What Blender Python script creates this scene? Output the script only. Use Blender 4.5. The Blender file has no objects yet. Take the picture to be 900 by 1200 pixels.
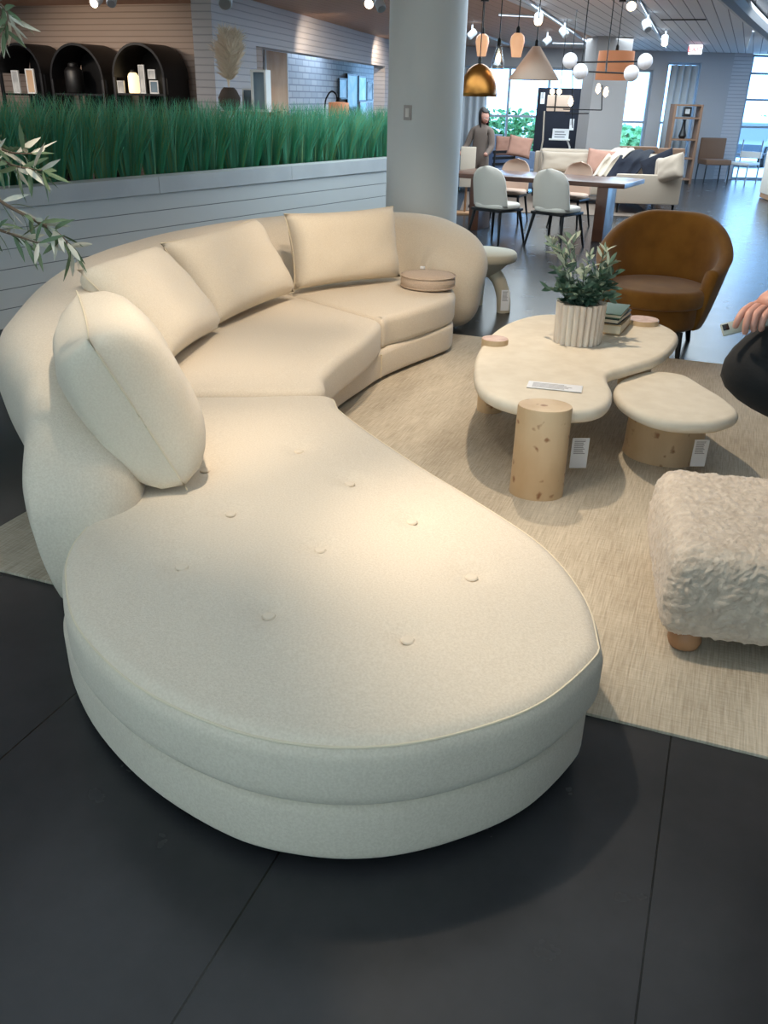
import bpy, bmesh, math, random
from mathutils import Vector, Matrix, noise
from mathutils.geometry import delaunay_2d_cdt
random.seed(7)
PI = math.pi
R = math.radians
COL = bpy.context.scene.collection
SC = bpy.context.scene

# ------------------------------------------------------------------ camera (a person holding a phone at eye height)
F, TH, PS, RO, H = 1000.0, R(26.0), R(20.6), R(1.3), 1.72
fw = Vector((-math.sin(PS)*math.cos(TH), math.cos(PS)*math.cos(TH), -math.sin(TH)))
r0 = Vector((math.cos(PS), math.sin(PS), 0)); u0 = r0.cross(fw)
RX = r0*math.cos(RO)+u0*math.sin(RO); UX = -r0*math.sin(RO)+u0*math.cos(RO)
EYE = Vector((0, 0, H))
cd = bpy.data.cameras.new('camera'); cam = bpy.data.objects.new('camera', cd); COL.objects.link(cam)
m = Matrix((RX, UX, -fw)).transposed().to_4x4(); m.translation = EYE
cam.matrix_world = m
cd.sensor_fit = 'VERTICAL'; cd.sensor_height = 36.0; cd.lens = 36.0*F/1200.0; cd.clip_end = 300; cd.clip_start = .05
SC.camera = cam

def ray(x, y): return fw+RX*((x-450)/F)+UX*((600-y)/F)
def un(x, y, z=0.0):
    d = ray(x, y); return EYE+d*((z-H)/d.z)
def uny(x, y, Y):
    d = ray(x, y); return EYE+d*(Y/d.y)
def unp(x, y, A, B):                       # meets the upright plane over the plan line A-B
    n = Vector((B[1]-A[1], A[0]-B[0], 0)); d = ray(x, y)
    return EYE+d*(n.dot(Vector((A[0], A[1], 0))-Vector((0, 0, 0)))/n.dot(d))
def dep(x, y, zc): return EYE+ray(x, y)*zc

# ------------------------------------------------------------------ materials
def lin(c): return tuple(((v/255)/12.92 if v/255 <= .04045 else ((v/255+.055)/1.055)**2.4) for v in c)+(1,)
def mat(name, rgb, rough=.6, metal=0, spec=.5, bump=None, var=None, sheen=0, emit=None, trans=0, alpha=None, coat=0):
    m = bpy.data.materials.new(name); m.use_nodes = True
    nt = m.node_tree; b = nt.nodes['Principled BSDF']
    col = lin(rgb)
    b.inputs['Base Color'].default_value = col
    b.inputs['Roughness'].default_value = rough; b.inputs['Metallic'].default_value = metal
    b.inputs['Specular IOR Level'].default_value = spec
    if sheen: b.inputs['Sheen Weight'].default_value = sheen; b.inputs['Sheen Roughness'].default_value = .5
    if trans: b.inputs['Transmission Weight'].default_value = trans
    if coat: b.inputs['Coat Weight'].default_value = coat
    if emit: b.inputs['Emission Color'].default_value = lin(emit[0]); b.inputs['Emission Strength'].default_value = emit[1]
    tc = nt.nodes.new('ShaderNodeTexCoord')
    if var:                                # (scale, second colour, detail, stretch)
        n = nt.nodes.new('ShaderNodeTexNoise'); n.inputs['Scale'].default_value = var[0]; n.inputs['Detail'].default_value = 6
        mp = nt.nodes.new('ShaderNodeMapping'); mp.inputs['Scale'].default_value = var[2] if len(var) > 2 else (1, 1, 1)
        nt.links.new(tc.outputs['Object'], mp.inputs['Vector']); nt.links.new(mp.outputs[0], n.inputs['Vector'])
        rp = nt.nodes.new('ShaderNodeValToRGB'); rp.color_ramp.elements[0].position = .35; rp.color_ramp.elements[1].position = .65
        rp.color_ramp.elements[0].color = col; rp.color_ramp.elements[1].color = lin(var[1])
        nt.links.new(n.outputs['Fac'], rp.inputs[0]); nt.links.new(rp.outputs[0], b.inputs['Base Color'])
    if bump:                               # (scale, strength, distance)
        n = nt.nodes.new('ShaderNodeTexNoise'); n.inputs['Scale'].default_value = bump[0]; n.inputs['Detail'].default_value = 4
        nt.links.new(tc.outputs['Object'], n.inputs['Vector'])
        bp = nt.nodes.new('ShaderNodeBump'); bp.inputs['Strength'].default_value = bump[1]; bp.inputs['Distance'].default_value = bump[2]
        nt.links.new(n.outputs['Fac'], bp.inputs['Height']); nt.links.new(bp.outputs[0], b.inputs['Normal'])
    return m

def stripes(name, rgb, rgb2, period, axis, gap=.06, rough=.6, bumpd=.004, rot=0, spec=.4):
    """boards with a thin groove every PERIOD metres along AXIS (object coordinates)"""
    m = mat(name, rgb, rough, spec=spec); nt = m.node_tree; b = nt.nodes['Principled BSDF']
    tc = nt.nodes.new('ShaderNodeTexCoord'); mp = nt.nodes.new('ShaderNodeMapping'); mp.inputs['Rotation'].default_value = (0, 0, rot)
    sp = nt.nodes.new('ShaderNodeSeparateXYZ')
    nt.links.new(tc.outputs['Object'], mp.inputs[0]); nt.links.new(mp.outputs[0], sp.inputs[0])
    d = nt.nodes.new('ShaderNodeMath'); d.operation = 'DIVIDE'; d.inputs[1].default_value = period
    nt.links.new(sp.outputs[axis], d.inputs[0])
    f = nt.nodes.new('ShaderNodeMath'); f.operation = 'FRACT'; nt.links.new(d.outputs[0], f.inputs[0])
    g = nt.nodes.new('ShaderNodeMath'); g.operation = 'GREATER_THAN'; g.inputs[1].default_value = gap; nt.links.new(f.outputs[0], g.inputs[0])
    mx = nt.nodes.new('ShaderNodeMix'); mx.data_type = 'RGBA'; mx.inputs[6].default_value = lin(rgb2); mx.inputs[7].default_value = lin(rgb)
    nt.links.new(g.outputs[0], mx.inputs[0]); nt.links.new(mx.outputs[2], b.inputs['Base Color'])
    bp = nt.nodes.new('ShaderNodeBump'); bp.inputs['Distance'].default_value = bumpd; nt.links.new(g.outputs[0], bp.inputs['Height']); nt.links.new(bp.outputs[0], b.inputs['Normal'])
    return m

def floor_mat():
    m = mat('polished_concrete', (66, 66, 67), .4, spec=.36); nt = m.node_tree; b = nt.nodes['Principled BSDF']
    tc = nt.nodes.new('ShaderNodeTexCoord')
    n = nt.nodes.new('ShaderNodeTexNoise'); n.inputs['Scale'].default_value = 2.2; n.inputs['Detail'].default_value = 9; n.inputs['Roughness'].default_value = .62
    nt.links.new(tc.outputs['Object'], n.inputs['Vector'])
    rp = nt.nodes.new('ShaderNodeValToRGB'); rp.color_ramp.elements[0].position = .3; rp.color_ramp.elements[1].position = .72
    rp.color_ramp.elements[0].color = lin((42, 44, 47)); rp.color_ramp.elements[1].color = lin((55, 56, 59))
    nt.links.new(n.outputs['Fac'], rp.inputs[0])
    sp = nt.nodes.new('ShaderNodeSeparateXYZ'); nt.links.new(tc.outputs['Object'], sp.inputs[0])
    def joint(out, off, per):
        a = nt.nodes.new('ShaderNodeMath'); a.operation = 'SUBTRACT'; a.inputs[1].default_value = off; nt.links.new(out, a.inputs[0])
        d = nt.nodes.new('ShaderNodeMath'); d.operation = 'DIVIDE'; d.inputs[1].default_value = per; nt.links.new(a.outputs[0], d.inputs[0])
        r = nt.nodes.new('ShaderNodeMath'); r.operation = 'ROUND'; nt.links.new(d.outputs[0], r.inputs[0])
        s = nt.nodes.new('ShaderNodeMath'); s.operation = 'SUBTRACT'; nt.links.new(d.outputs[0], s.inputs[0]); nt.links.new(r.outputs[0], s.inputs[1])
        ab = nt.nodes.new('ShaderNodeMath'); ab.operation = 'ABSOLUTE'; nt.links.new(s.outputs[0], ab.inputs[0])
        l = nt.nodes.new('ShaderNodeMath'); l.operation = 'LESS_THAN'; l.inputs[1].default_value = .0026/per; nt.links.new(ab.outputs[0], l.inputs[0])
        return l
    j1 = joint(sp.outputs[0], .112, .888); j2 = joint(sp.outputs[1], 6.95, 1.8)
    mx_ = nt.nodes.new('ShaderNodeMath'); mx_.operation = 'MAXIMUM'; nt.links.new(j1.outputs[0], mx_.inputs[0])
    g2 = nt.nodes.new('ShaderNodeMath'); g2.operation = 'GREATER_THAN'; g2.inputs[1].default_value = 6.0; nt.links.new(sp.outputs[1], g2.inputs[0])
    mu = nt.nodes.new('ShaderNodeMath'); mu.operation = 'MULTIPLY'; nt.links.new(j2.outputs[0], mu.inputs[0]); nt.links.new(g2.outputs[0], mu.inputs[1])
    nt.links.new(mu.outputs[0], mx_.inputs[1])
    mx = nt.nodes.new('ShaderNodeMix'); mx.data_type = 'RGBA'; mx.inputs[7].default_value = lin((18, 19, 20))
    nt.links.new(mx_.outputs[0], mx.inputs[0]); nt.links.new(rp.outputs[0], mx.inputs[6]); nt.links.new(mx.outputs[2], b.inputs['Base Color'])
    n2 = nt.nodes.new('ShaderNodeTexNoise'); n2.inputs['Scale'].default_value = 5; n2.inputs['Detail'].default_value = 5; nt.links.new(tc.outputs['Object'], n2.inputs['Vector'])
    mr = nt.nodes.new('ShaderNodeMapRange'); mr.inputs['To Min'].default_value = .22; mr.inputs['To Max'].default_value = .3
    nt.links.new(n2.outputs['Fac'], mr.inputs[0]); nt.links.new(mr.outputs[0], b.inputs['Roughness'])
    n3 = nt.nodes.new('ShaderNodeTexNoise'); n3.inputs['Scale'].default_value = 3.2; nt.links.new(tc.outputs['Object'], n3.inputs['Vector'])
    bp = nt.nodes.new('ShaderNodeBump'); bp.inputs['Strength'].default_value = .12; bp.inputs['Distance'].default_value = .006
    nt.links.new(n3.outputs['Fac'], bp.inputs['Height']); nt.links.new(bp.outputs[0], b.inputs['Normal'])
    return m

def rug_mat():
    m = mat('woven_rug', (178, 166, 146), .95, spec=.1); nt = m.node_tree; b = nt.nodes['Principled BSDF']
    tc = nt.nodes.new('ShaderNodeTexCoord')
    def tex(sx, sy, det, sc=1):
        mp = nt.nodes.new('ShaderNodeMapping'); mp.inputs['Scale'].default_value = (sx, sy, 1); nt.links.new(tc.outputs['Object'], mp.inputs[0])
        n = nt.nodes.new('ShaderNodeTexNoise'); n.inputs['Scale'].default_value = sc; n.inputs['Detail'].default_value = det; nt.links.new(mp.outputs[0], n.inputs['Vector']); return n
    a = tex(170, 7, 3); c = tex(14, 120, 2); e = tex(3, 1, 2)
    ad = nt.nodes.new('ShaderNodeMath'); ad.operation = 'ADD'; ad.operation = 'MULTIPLY_ADD'; ad.inputs[1].default_value = .45; nt.links.new(c.outputs['Fac'], ad.inputs[0]); nt.links.new(a.outputs['Fac'], ad.inputs[2])
    ad2 = nt.nodes.new('ShaderNodeMath'); ad2.operation = 'ADD'; nt.links.new(ad.outputs[0], ad2.inputs[0]); nt.links.new(e.outputs['Fac'], ad2.inputs[1])
    rp = nt.nodes.new('ShaderNodeValToRGB')
    mr = nt.nodes.new('ShaderNodeMapRange'); mr.inputs['From Min'].default_value = .75; mr.inputs['From Max'].default_value = 1.7; nt.links.new(ad2.outputs[0], mr.inputs[0])
    rp.color_ramp.elements[0].color = lin((146, 134, 116)); rp.color_ramp.elements[1].color = lin((212, 202, 184))
    nt.links.new(mr.outputs[0], rp.inputs[0]); nt.links.new(rp.outputs[0], b.inputs['Base Color'])
    bp = nt.nodes.new('ShaderNodeBump'); bp.inputs['Strength'].default_value = .6; bp.inputs['Distance'].default_value = .004
    nt.links.new(ad2.outputs[0], bp.inputs['Height']); nt.links.new(bp.outputs[0], b.inputs['Normal'])
    return m

def burl_mat(name, a, c, knot):
    m = mat(name, a, .5, spec=.35, var=(5, c, (1, 1, .45))); nt = m.node_tree; b = nt.nodes['Principled BSDF']
    src = b.inputs['Base Color'].links[0].from_socket
    tc = nt.nodes.new('ShaderNodeTexCoord'); v = nt.nodes.new('ShaderNodeTexVoronoi'); v.inputs['Scale'].default_value = 15
    n = nt.nodes.new('ShaderNodeTexNoise'); n.inputs['Scale'].default_value = 18
    nt.links.new(tc.outputs['Object'], n.inputs['Vector'])
    mxv = nt.nodes.new('ShaderNodeMix'); mxv.data_type = 'VECTOR'; mxv.inputs[0].default_value = .06
    nt.links.new(tc.outputs['Object'], mxv.inputs[4]); nt.links.new(n.outputs['Color'], mxv.inputs[5]); nt.links.new(mxv.outputs[1], v.inputs['Vector'])
    rp = nt.nodes.new('ShaderNodeValToRGB'); rp.color_ramp.elements[0].position = .08; rp.color_ramp.elements[0].color = (1, 1, 1, 1); rp.color_ramp.elements[1].position = .23; rp.color_ramp.elements[1].color = (0, 0, 0, 1)
    nt.links.new(v.outputs['Distance'], rp.inputs[0])
    mx = nt.nodes.new('ShaderNodeMix'); mx.data_type = 'RGBA'; mx.inputs[7].default_value = lin(knot)
    nt.links.new(rp.outputs[0], mx.inputs[0]); nt.links.new(src, mx.inputs[6]); nt.links.new(mx.outputs[2], b.inputs['Base Color'])
    return m

def brick_mat():
    m = mat('white_brick', (200, 205, 212), .7); nt = m.node_tree; b = nt.nodes['Principled BSDF']
    tc = nt.nodes.new('ShaderNodeTexCoord'); sp = nt.nodes.new('ShaderNodeSeparateXYZ'); mp = nt.nodes.new('ShaderNodeCombineXYZ')
    k = nt.nodes.new('ShaderNodeTexBrick'); k.inputs['Scale'].default_value = 1; k.offset = .37; k.inputs['Brick Width'].default_value = .4; k.inputs['Row Height'].default_value = .11
    k.inputs['Mortar Size'].default_value = .012; k.inputs['Color1'].default_value = lin((205, 208, 212)); k.inputs['Color2'].default_value = lin((186, 192, 200)); k.inputs['Mortar'].default_value = lin((150, 156, 168))
    nt.links.new(tc.outputs['Object'], sp.inputs[0]); nt.links.new(sp.outputs[1], mp.inputs[0]); nt.links.new(sp.outputs[2], mp.inputs[1]); nt.links.new(mp.outputs[0], k.inputs['Vector']); nt.links.new(k.outputs['Color'], b.inputs['Base Color'])
    return m

def glass_mat(name, rgb=(255, 255, 255), a=.12, rough=.02):
    m = bpy.data.materials.new(name); m.use_nodes = True; nt = m.node_tree; nt.nodes.clear()
    o = nt.nodes.new('ShaderNodeOutputMaterial'); t = nt.nodes.new('ShaderNodeBsdfTransparent'); g = nt.nodes.new('ShaderNodeBsdfGlossy'); x = nt.nodes.new('ShaderNodeMixShader')
    t.inputs[0].default_value = lin(rgb); g.inputs['Roughness'].default_value = rough; x.inputs[0].default_value = a
    nt.links.new(t.outputs[0], x.inputs[1]); nt.links.new(g.outputs[0], x.inputs[2]); nt.links.new(x.outputs[0], o.inputs[0])
    return m

def card_mat(name, ua, va, u0, u1, v0, v1, per):
    m = mat(name, (236, 238, 242), .6); nt = m.node_tree; b = nt.nodes['Principled BSDF']
    tc = nt.nodes.new('ShaderNodeTexCoord'); sp = nt.nodes.new('ShaderNodeSeparateXYZ'); nt.links.new(tc.outputs['Object'], sp.inputs[0])
    def mth(op, a, bb):
        n = nt.nodes.new('ShaderNodeMath'); n.operation = op
        for i, q in enumerate((a, bb)):
            if isinstance(q, (int, float)): n.inputs[i].default_value = q
            else: nt.links.new(q, n.inputs[i])
        return n.outputs[0]
    u, v = sp.outputs[ua], sp.outputs[va]
    row = mth('DIVIDE', v, per); fr = mth('FRACT', row, 0)
    nz = nt.nodes.new('ShaderNodeTexNoise'); nz.noise_dimensions = '1D'; nz.inputs['Scale'].default_value = 3.7; nt.links.new(mth('FLOOR', row, 0), nz.inputs['W'])
    end = mth('ADD', mth('MULTIPLY', nz.outputs['Fac'], (u1-u0)*.9), u0+(u1-u0)*.35)
    k = mth('MULTIPLY', mth('GREATER_THAN', fr, .55), mth('GREATER_THAN', u, u0))
    for c in (mth('LESS_THAN', u, end), mth('LESS_THAN', u, u1), mth('GREATER_THAN', v, v0), mth('LESS_THAN', v, v1)): k = mth('MULTIPLY', k, c)
    mx = nt.nodes.new('ShaderNodeMix'); mx.data_type = 'RGBA'; mx.inputs[6].default_value = lin((236, 238, 242)); mx.inputs[7].default_value = lin((128, 130, 138))
    nt.links.new(k, mx.inputs[0]); nt.links.new(mx.outputs[2], b.inputs['Base Color']); return m

M = {}
M['floor'] = floor_mat(); M['rug'] = rug_mat()
M['boucle'] = mat('cream_boucle', (222, 211, 194), .95, spec=.1, bump=(260, .4, .004), var=(150, (211, 199, 181)), sheen=.15)
M['linen'] = mat('cream_linen', (226, 215, 197), .95, spec=.12, bump=(320, .4, .003), var=(160, (218, 206, 187)), sheen=.12)
M['piping'] = mat('cream_piping', (220, 208, 184), .95, spec=.1)
M['pinkbeige'] = mat('oatmeal_weave', (205, 186, 168), .95, spec=.1, bump=(260, .8, .004), var=(180, (186, 168, 152)))
M['button'] = mat('cream_button', (218, 206, 188), .9, spec=.15)
M['dark'] = mat('dark_plinth', (26, 26, 28), .7)
M['plaster'] = mat('cream_plaster', (230, 221, 204), .85, spec=.2, bump=(60, .15, .002), var=(11, (222, 212, 194)))
M['sidetable'] = mat('cream_resin', (206, 198, 178), .8, bump=(60, .2, .003))
M['burl'] = burl_mat('burl_wood', (192, 164, 128), (212, 188, 154), (148, 108, 78))
M['endgrain'] = mat('burl_end_grain', (214, 184, 166), .55, var=(22, (192, 156, 136)), bump=(40, .2, .002))
M['wool'] = mat('curly_wool', (205, 192, 176), 1.0, spec=.05, var=(30, (186, 172, 156)), sheen=.4, bump=(90, .7, .006))
M['footwood'] = mat('oak_foot', (178, 136, 100), .5, var=(9, (158, 116, 82), (1, 1, .3)))
M['velvet'] = mat('ochre_velvet', (142, 98, 40), .85, spec=.12, sheen=.3, var=(6, (124, 82, 32)))
M['black'] = mat('black_wood', (20, 19, 20), .45)
M['blackmetal'] = mat('black_metal', (22, 22, 25), .5, metal=.4)
M['shiplap'] = stripes('white_shiplap', (206, 210, 210), (120, 125, 128), .148, 2, .045)
M['cap'] = mat('painted_cap', (196, 200, 201), .55, var=(3, (188, 192, 194)))
M['tanwall'] = stripes('tan_siding', (176, 156, 144), (152, 134, 122), .075, 2, .16)
M['palesiding'] = stripes('pale_siding', (196, 190, 190), (168, 164, 166), .08, 2, .16)
M['paint'] = mat('grey_paint', (176, 172, 172), .7, bump=(80, .05, .002))
M['columnpaint'] = mat('column_paint', (216, 222, 224), .65, bump=(90, .05, .002))
M['brick'] = brick_mat()
M['ceilgrey'] = stripes('pale_plank_ceiling', (216, 214, 216), (128, 126, 132), .16, 0, .09)
M['ceilwood'] = stripes('wood_plank_ceiling', (200, 160, 134), (158, 122, 100), .16, 0, .05)
M['white'] = mat('white_paint', (228, 228, 226), .5)
M['paper'] = mat('white_card', (236, 238, 242), .6)
M['print'] = mat('grey_print', (120, 122, 128), .8)
M['track'] = mat('track_white', (214, 220, 228), .4)
M['lampon'] = mat('lit_bulb', (255, 240, 214), .5, emit=((255, 222, 178), 9))
M['grass'] = mat('green_grass', (90, 170, 136), .6, spec=.3)
M['grassb'] = mat('olive_grass', (124, 162, 112), .6, spec=.3)
M['soil'] = mat('dark_soil', (24, 28, 24), .95)
M['olive'] = mat('olive_leaf', (92, 112, 84), .6, spec=.3)
M['oliveback'] = mat('olive_leaf_pale', (196, 194, 180), .7, spec=.2)
M['bark'] = mat('grey_bark', (92, 78, 64), .85, bump=(60, .5, .004))
M['pot'] = mat('black_pot', (18, 18, 20), .5)
M['sage'] = mat('sage_leaf', (96, 120, 104), .6, spec=.3)
M['sagepale'] = mat('pale_sage_leaf', (160, 172, 156), .65, spec=.25)
M['sagedark'] = mat('dark_sage_leaf', (56, 84, 68), .6, spec=.3)
M['vase'] = mat('whitewashed_flutes', (230, 222, 210), .75, var=(8, (214, 200, 186), (1, 1, .3)), bump=(50, .2, .002))
M['greenbook'] = mat('green_cloth', (52, 84, 62), .6); M['blackbook'] = mat('black_cloth', (24, 26, 28), .5); M['tanbook'] = mat('tan_cloth', (184, 160, 124), .6); M['pages'] = mat('book_pages', (224, 212, 188), .8)
M['walnut'] = mat('walnut', (104, 66, 48), .28, spec=.6, var=(5, (84, 52, 38), (.3, 3, 1)))
M['chairwhite'] = mat('ivory_shell', (214, 206, 194), .6, bump=(200, .1, .001))
M['peach'] = mat('peach_shell', (212, 182, 162), .6)
M['sofagrey'] = mat('oat_upholstery', (186, 168, 150), .9, bump=(200, .3, .003), sheen=.2)
M['pinkcloth'] = mat('dusty_pink_cloth', (188, 142, 124), .9, bump=(200, .3, .003))
M['navycloth'] = mat('navy_cloth', (24, 28, 42), .9, bump=(60, .5, .008))
M['creamthrow'] = mat('cream_throw', (216, 200, 182), .9, bump=(60, .5, .006))
M['brownchair'] = mat('brown_upholstery', (128, 98, 78), .85)
M['navy'] = mat('navy_panel', (36, 42, 58), .75, var=(3, (30, 35, 50)))
M['brass'] = mat('antique_brass', (176, 122, 58), .32, metal=.9, var=(4, (146, 96, 46)))
M['amber'] = mat('amber_glass', (232, 178, 140), .35, emit=((255, 196, 150), .5))
M['linenshade'] = mat('linen_shade', (214, 190, 172), .85, emit=((255, 205, 170), .06))
M['peachshade'] = mat('peach_shade', (222, 158, 126), .85, emit=((255, 170, 120), .22))
M['globe'] = mat('opal_globe', (226, 220, 224), .3, emit=((255, 238, 226), .12))
M['clear'] = glass_mat('clear_glass', (235, 242, 246), .2)
M['pane'] = glass_mat('window_glass', (250, 253, 255), .05)
M['fillpane'] = glass_mat('tinted_fill_glass', (255, 234, 212), .05)  # warm tint that neutralises the blue sky light through the added window
M['frame'] = mat('window_frame', (150, 160, 172), .45, metal=.2)
M['curtain'] = mat('pale_curtain', (186, 192, 198), .9)
M['skin'] = mat('skin', (184, 134, 116), .55, var=(20, (172, 120, 104)))
M['blackknit'] = mat('black_knit', (7, 7, 9), .9, bump=(200, .3, .002))
M['hair'] = mat('dark_hair', (30, 22, 20), .5); M['coat'] = mat('taupe_coat', (112, 98, 90), .9); M['trousers'] = mat('grey_trousers', (92, 92, 98), .9); M['shoe'] = mat('shoe', (34, 30, 30), .5)
M['phone'] = mat('phone_case', (168, 170, 160), .35); M['screen'] = mat('phone_glass', (16, 17, 20), .12)
M['exitred'] = mat('exit_red', (220, 40, 40), .5, emit=((255, 40, 36), .25)); M['exitwhite'] = mat('exit_housing', (240, 226, 228), .5, emit=((255, 220, 224), .25))
M['pampas'] = mat('pampas_plume', (236, 220, 200), .95); M['clay'] = mat('dark_clay', (70, 58, 50), .8)
M['arttan'] = mat('abstract_tan', (192, 150, 116), .8, var=(1.7, (216, 188, 158), (1, 1, .35))); M['artblue'] = mat('abstract_blue', (88, 110, 130), .7, var=(3, (140, 160, 172), (1, 1, .3)))
M['artaqua'] = mat('aqua_print', (120, 196, 204), .4, var=(3, (206, 232, 232)))
M['artgrey'] = mat('grey_print_art', (150, 150, 152), .6, var=(4, (222, 220, 216)))
M['jarlit'] = mat('lit_frosted_jar', (240, 226, 196), .5, emit=((255, 224, 170), 1.1))
M['hedge'] = mat('hedge_green', (92, 142, 88), .8, var=(6, (128, 176, 112))); M['asphalt'] = mat('pale_paving', (196, 194, 190), .9)
M['carwhite'] = mat('car_white', (226, 228, 230), .3); M['cargrey'] = mat('car_grey', (70, 80, 92), .3); M['tyre'] = mat('tyre', (20, 20, 22), .8)
M['bluecushion'] = mat('blue_cushion', (122, 140, 168), .9); M['greybox'] = mat('grey_upholstery', (132, 134, 132), .9)
M['steel'] = mat('brushed_steel', (176, 178, 182), .35, metal=.8)

# ------------------------------------------------------------------ mesh builder
class MB:
    def __init__(s): s.v = []; s.f = []; s.mi = []; s.cur = 0
    def add(s, vs, fs, T=None):
        b = len(s.v)
        s.v += [tuple(T @ Vector(v)) if T else tuple(v) for v in vs]
        s.f += [tuple(i+b for i in f) for f in fs]; s.mi += [s.cur]*len(fs); return s
    def bm(s, bm, T=None):
        bm.verts.index_update(); s.add([v.co[:] for v in bm.verts], [[v.index for v in f.verts] for f in bm.faces], T); bm.free(); return s
    def box(s, c, d, rz=0, r=0, seg=2, T=None):
        bm = bmesh.new(); bmesh.ops.create_cube(bm, size=1); bmesh.ops.scale(bm, vec=d, verts=bm.verts)
        if r: bmesh.ops.bevel(bm, geom=bm.edges[:], offset=r, segments=seg, profile=.6, affect='EDGES')
        X = Matrix.Translation(c) @ Matrix.Rotation(rz, 4, 'Z')
        return s.bm(bm, (T @ X) if T else X)
    def tube(s, pts, r, n=8, caps=True, flat=1):
        pts = [Vector(p) for p in pts]; k = len(pts); vs = []; fs = []
        up = Vector((0, 0, 1)); prev = None
        for i, p in enumerate(pts):
            t = (pts[min(i+1, k-1)]-pts[max(i-1, 0)]).normalized()
            if prev is None:
                a = t.cross(up) if abs(t.dot(up)) < .95 else t.cross(Vector((1, 0, 0)))
            else: a = prev-t*prev.dot(t)
            a.normalize(); prev = a; b = t.cross(a)
            rr = r[i] if isinstance(r, (list, tuple)) else r
            for j in range(n): vs.append(p+a*(rr*math.cos(2*PI*j/n))+b*(rr*flat*math.sin(2*PI*j/n)))
        for i in range(k-1):
            for j in range(n): fs.append((i*n+j, i*n+(j+1) % n, (i+1)*n+(j+1) % n, (i+1)*n+j))
        if caps: fs.append(tuple(range(n))[::-1]); fs.append(tuple((k-1)*n+j for j in range(n)))
        return s.add(vs, fs)
    def loop(s, pts, r, n=6):               # a closed tube
        pts = [Vector(p) for p in pts]; k = len(pts); vs = []; fs = []
        for i, p in enumerate(pts):
            t = (pts[(i+1) % k]-pts[i-1]).normalized(); a = t.cross(Vector((0, 0, 1)))
            a = a.normalized() if a.length > 1e-4 else Vector((1, 0, 0)); b = t.cross(a)
            for j in range(n): vs.append(p+a*(r*math.cos(2*PI*j/n))+b*(r*math.sin(2*PI*j/n)))
        for i in range(k):
            for j in range(n): fs.append((i*n+j, i*n+(j+1) % n, ((i+1) % k)*n+(j+1) % n, ((i+1) % k)*n+j))
        return s.add(vs, fs)
    def lathe(s, prof, c=(0, 0, 0), n=24, sx=1, sy=1, T=None, cap=True):
        vs = []; fs = []; k = len(prof); c = Vector(c)
        for r, z in prof:
            for j in range(n): vs.append(c+Vector((r*sx*math.cos(2*PI*j/n), r*sy*math.sin(2*PI*j/n), z)))
        for i in range(k-1):
            for j in range(n): fs.append((i*n+j, i*n+(j+1) % n, (i+1)*n+(j+1) % n, (i+1)*n+j))
        if cap: fs.append(tuple(range(n))[::-1]); fs.append(tuple((k-1)*n+j for j in range(n)))
        return s.add(vs, fs, T)
    def prism(s, poly, z0, z1, T=None):
        n = len(poly)
        vs = [(p[0], p[1], z0) for p in poly]+[(p[0], p[1], z1) for p in poly]
        fs = [tuple(range(n))[::-1], tuple(range(n, 2*n))]+[(i, (i+1) % n, n+(i+1) % n, n+i) for i in range(n)]
        return s.add(vs, fs, T)
    def grid(s, fn, nu, nv, cu=False, cv=False, T=None):
        vs = [fn(i/(nu if cu else nu-1), j/(nv if cv else nv-1)) for i in range(nu) for j in range(nv)]
        fs = []
        for i in range(nu if cu else nu-1):
            for j in range(nv if cv else nv-1):
                a, b = i, (i+1) % nu; c, d = j, (j+1) % nv
                fs.append((a*nv+c, b*nv+c, b*nv+d, a*nv+d))
        return s.add(vs, fs, T)
    def leaf(s, p, d, L, w, nrm=None, bend=.15):
        d = Vector(d).normalized(); nrm = Vector(nrm) if nrm else Vector((random.uniform(-1, 1), random.uniform(-1, 1), random.uniform(-.3, 1)))
        a = d.cross(nrm); a = a.normalized() if a.length > 1e-3 else Vector((1, 0, 0)); n = a.cross(d); p = Vector(p)
        vs = []
        for t, k in ((0, .12), (.25, .8), (.55, 1), (.8, .6), (1, .05)):
            c = p+d*(L*t)-n*(bend*L*t*t)
            vs += [c-a*(w*k/2)+n*(w*.12*k), c-n*0, c+a*(w*k/2)+n*(w*.12*k)]
        fs = []
        for i in range(4): fs += [(i*3, i*3+1, i*3+4, i*3+3), (i*3+1, i*3+2, i*3+5, i*3+4)]
        return s.add(vs, fs)
    def build(s, name, mt, parent=None, world=False, ang=40, smooth=True):
        me = bpy.data.meshes.new(name)
        off = parent.matrix_world.translation if (parent is not None and world) else Vector((0, 0, 0))
        if parent is not None and world:
            q = parent
            off = Vector((0, 0, 0))
            while q is not None: off = off+q.location; q = q.parent
        me.from_pydata([tuple(Vector(v)-off) for v in s.v], [], s.f); me.validate()
        for mm in (mt if isinstance(mt, (list, tuple)) else [mt]): me.materials.append(mm)
        if isinstance(mt, (list, tuple)) and len(s.mi) == len(me.polygons): me.polygons.foreach_set('material_index', s.mi)
        bm = bmesh.new(); bm.from_mesh(me); bmesh.ops.recalc_face_normals(bm, faces=bm.faces[:]); bm.to_mesh(me); bm.free()
        if smooth:
            me.polygons.foreach_set('use_smooth', [True]*len(me.polygons)); me.set_sharp_from_angle(angle=R(ang))
        o = bpy.data.objects.new(name, me); COL.objects.link(o); o.parent = parent
        return o

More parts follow.
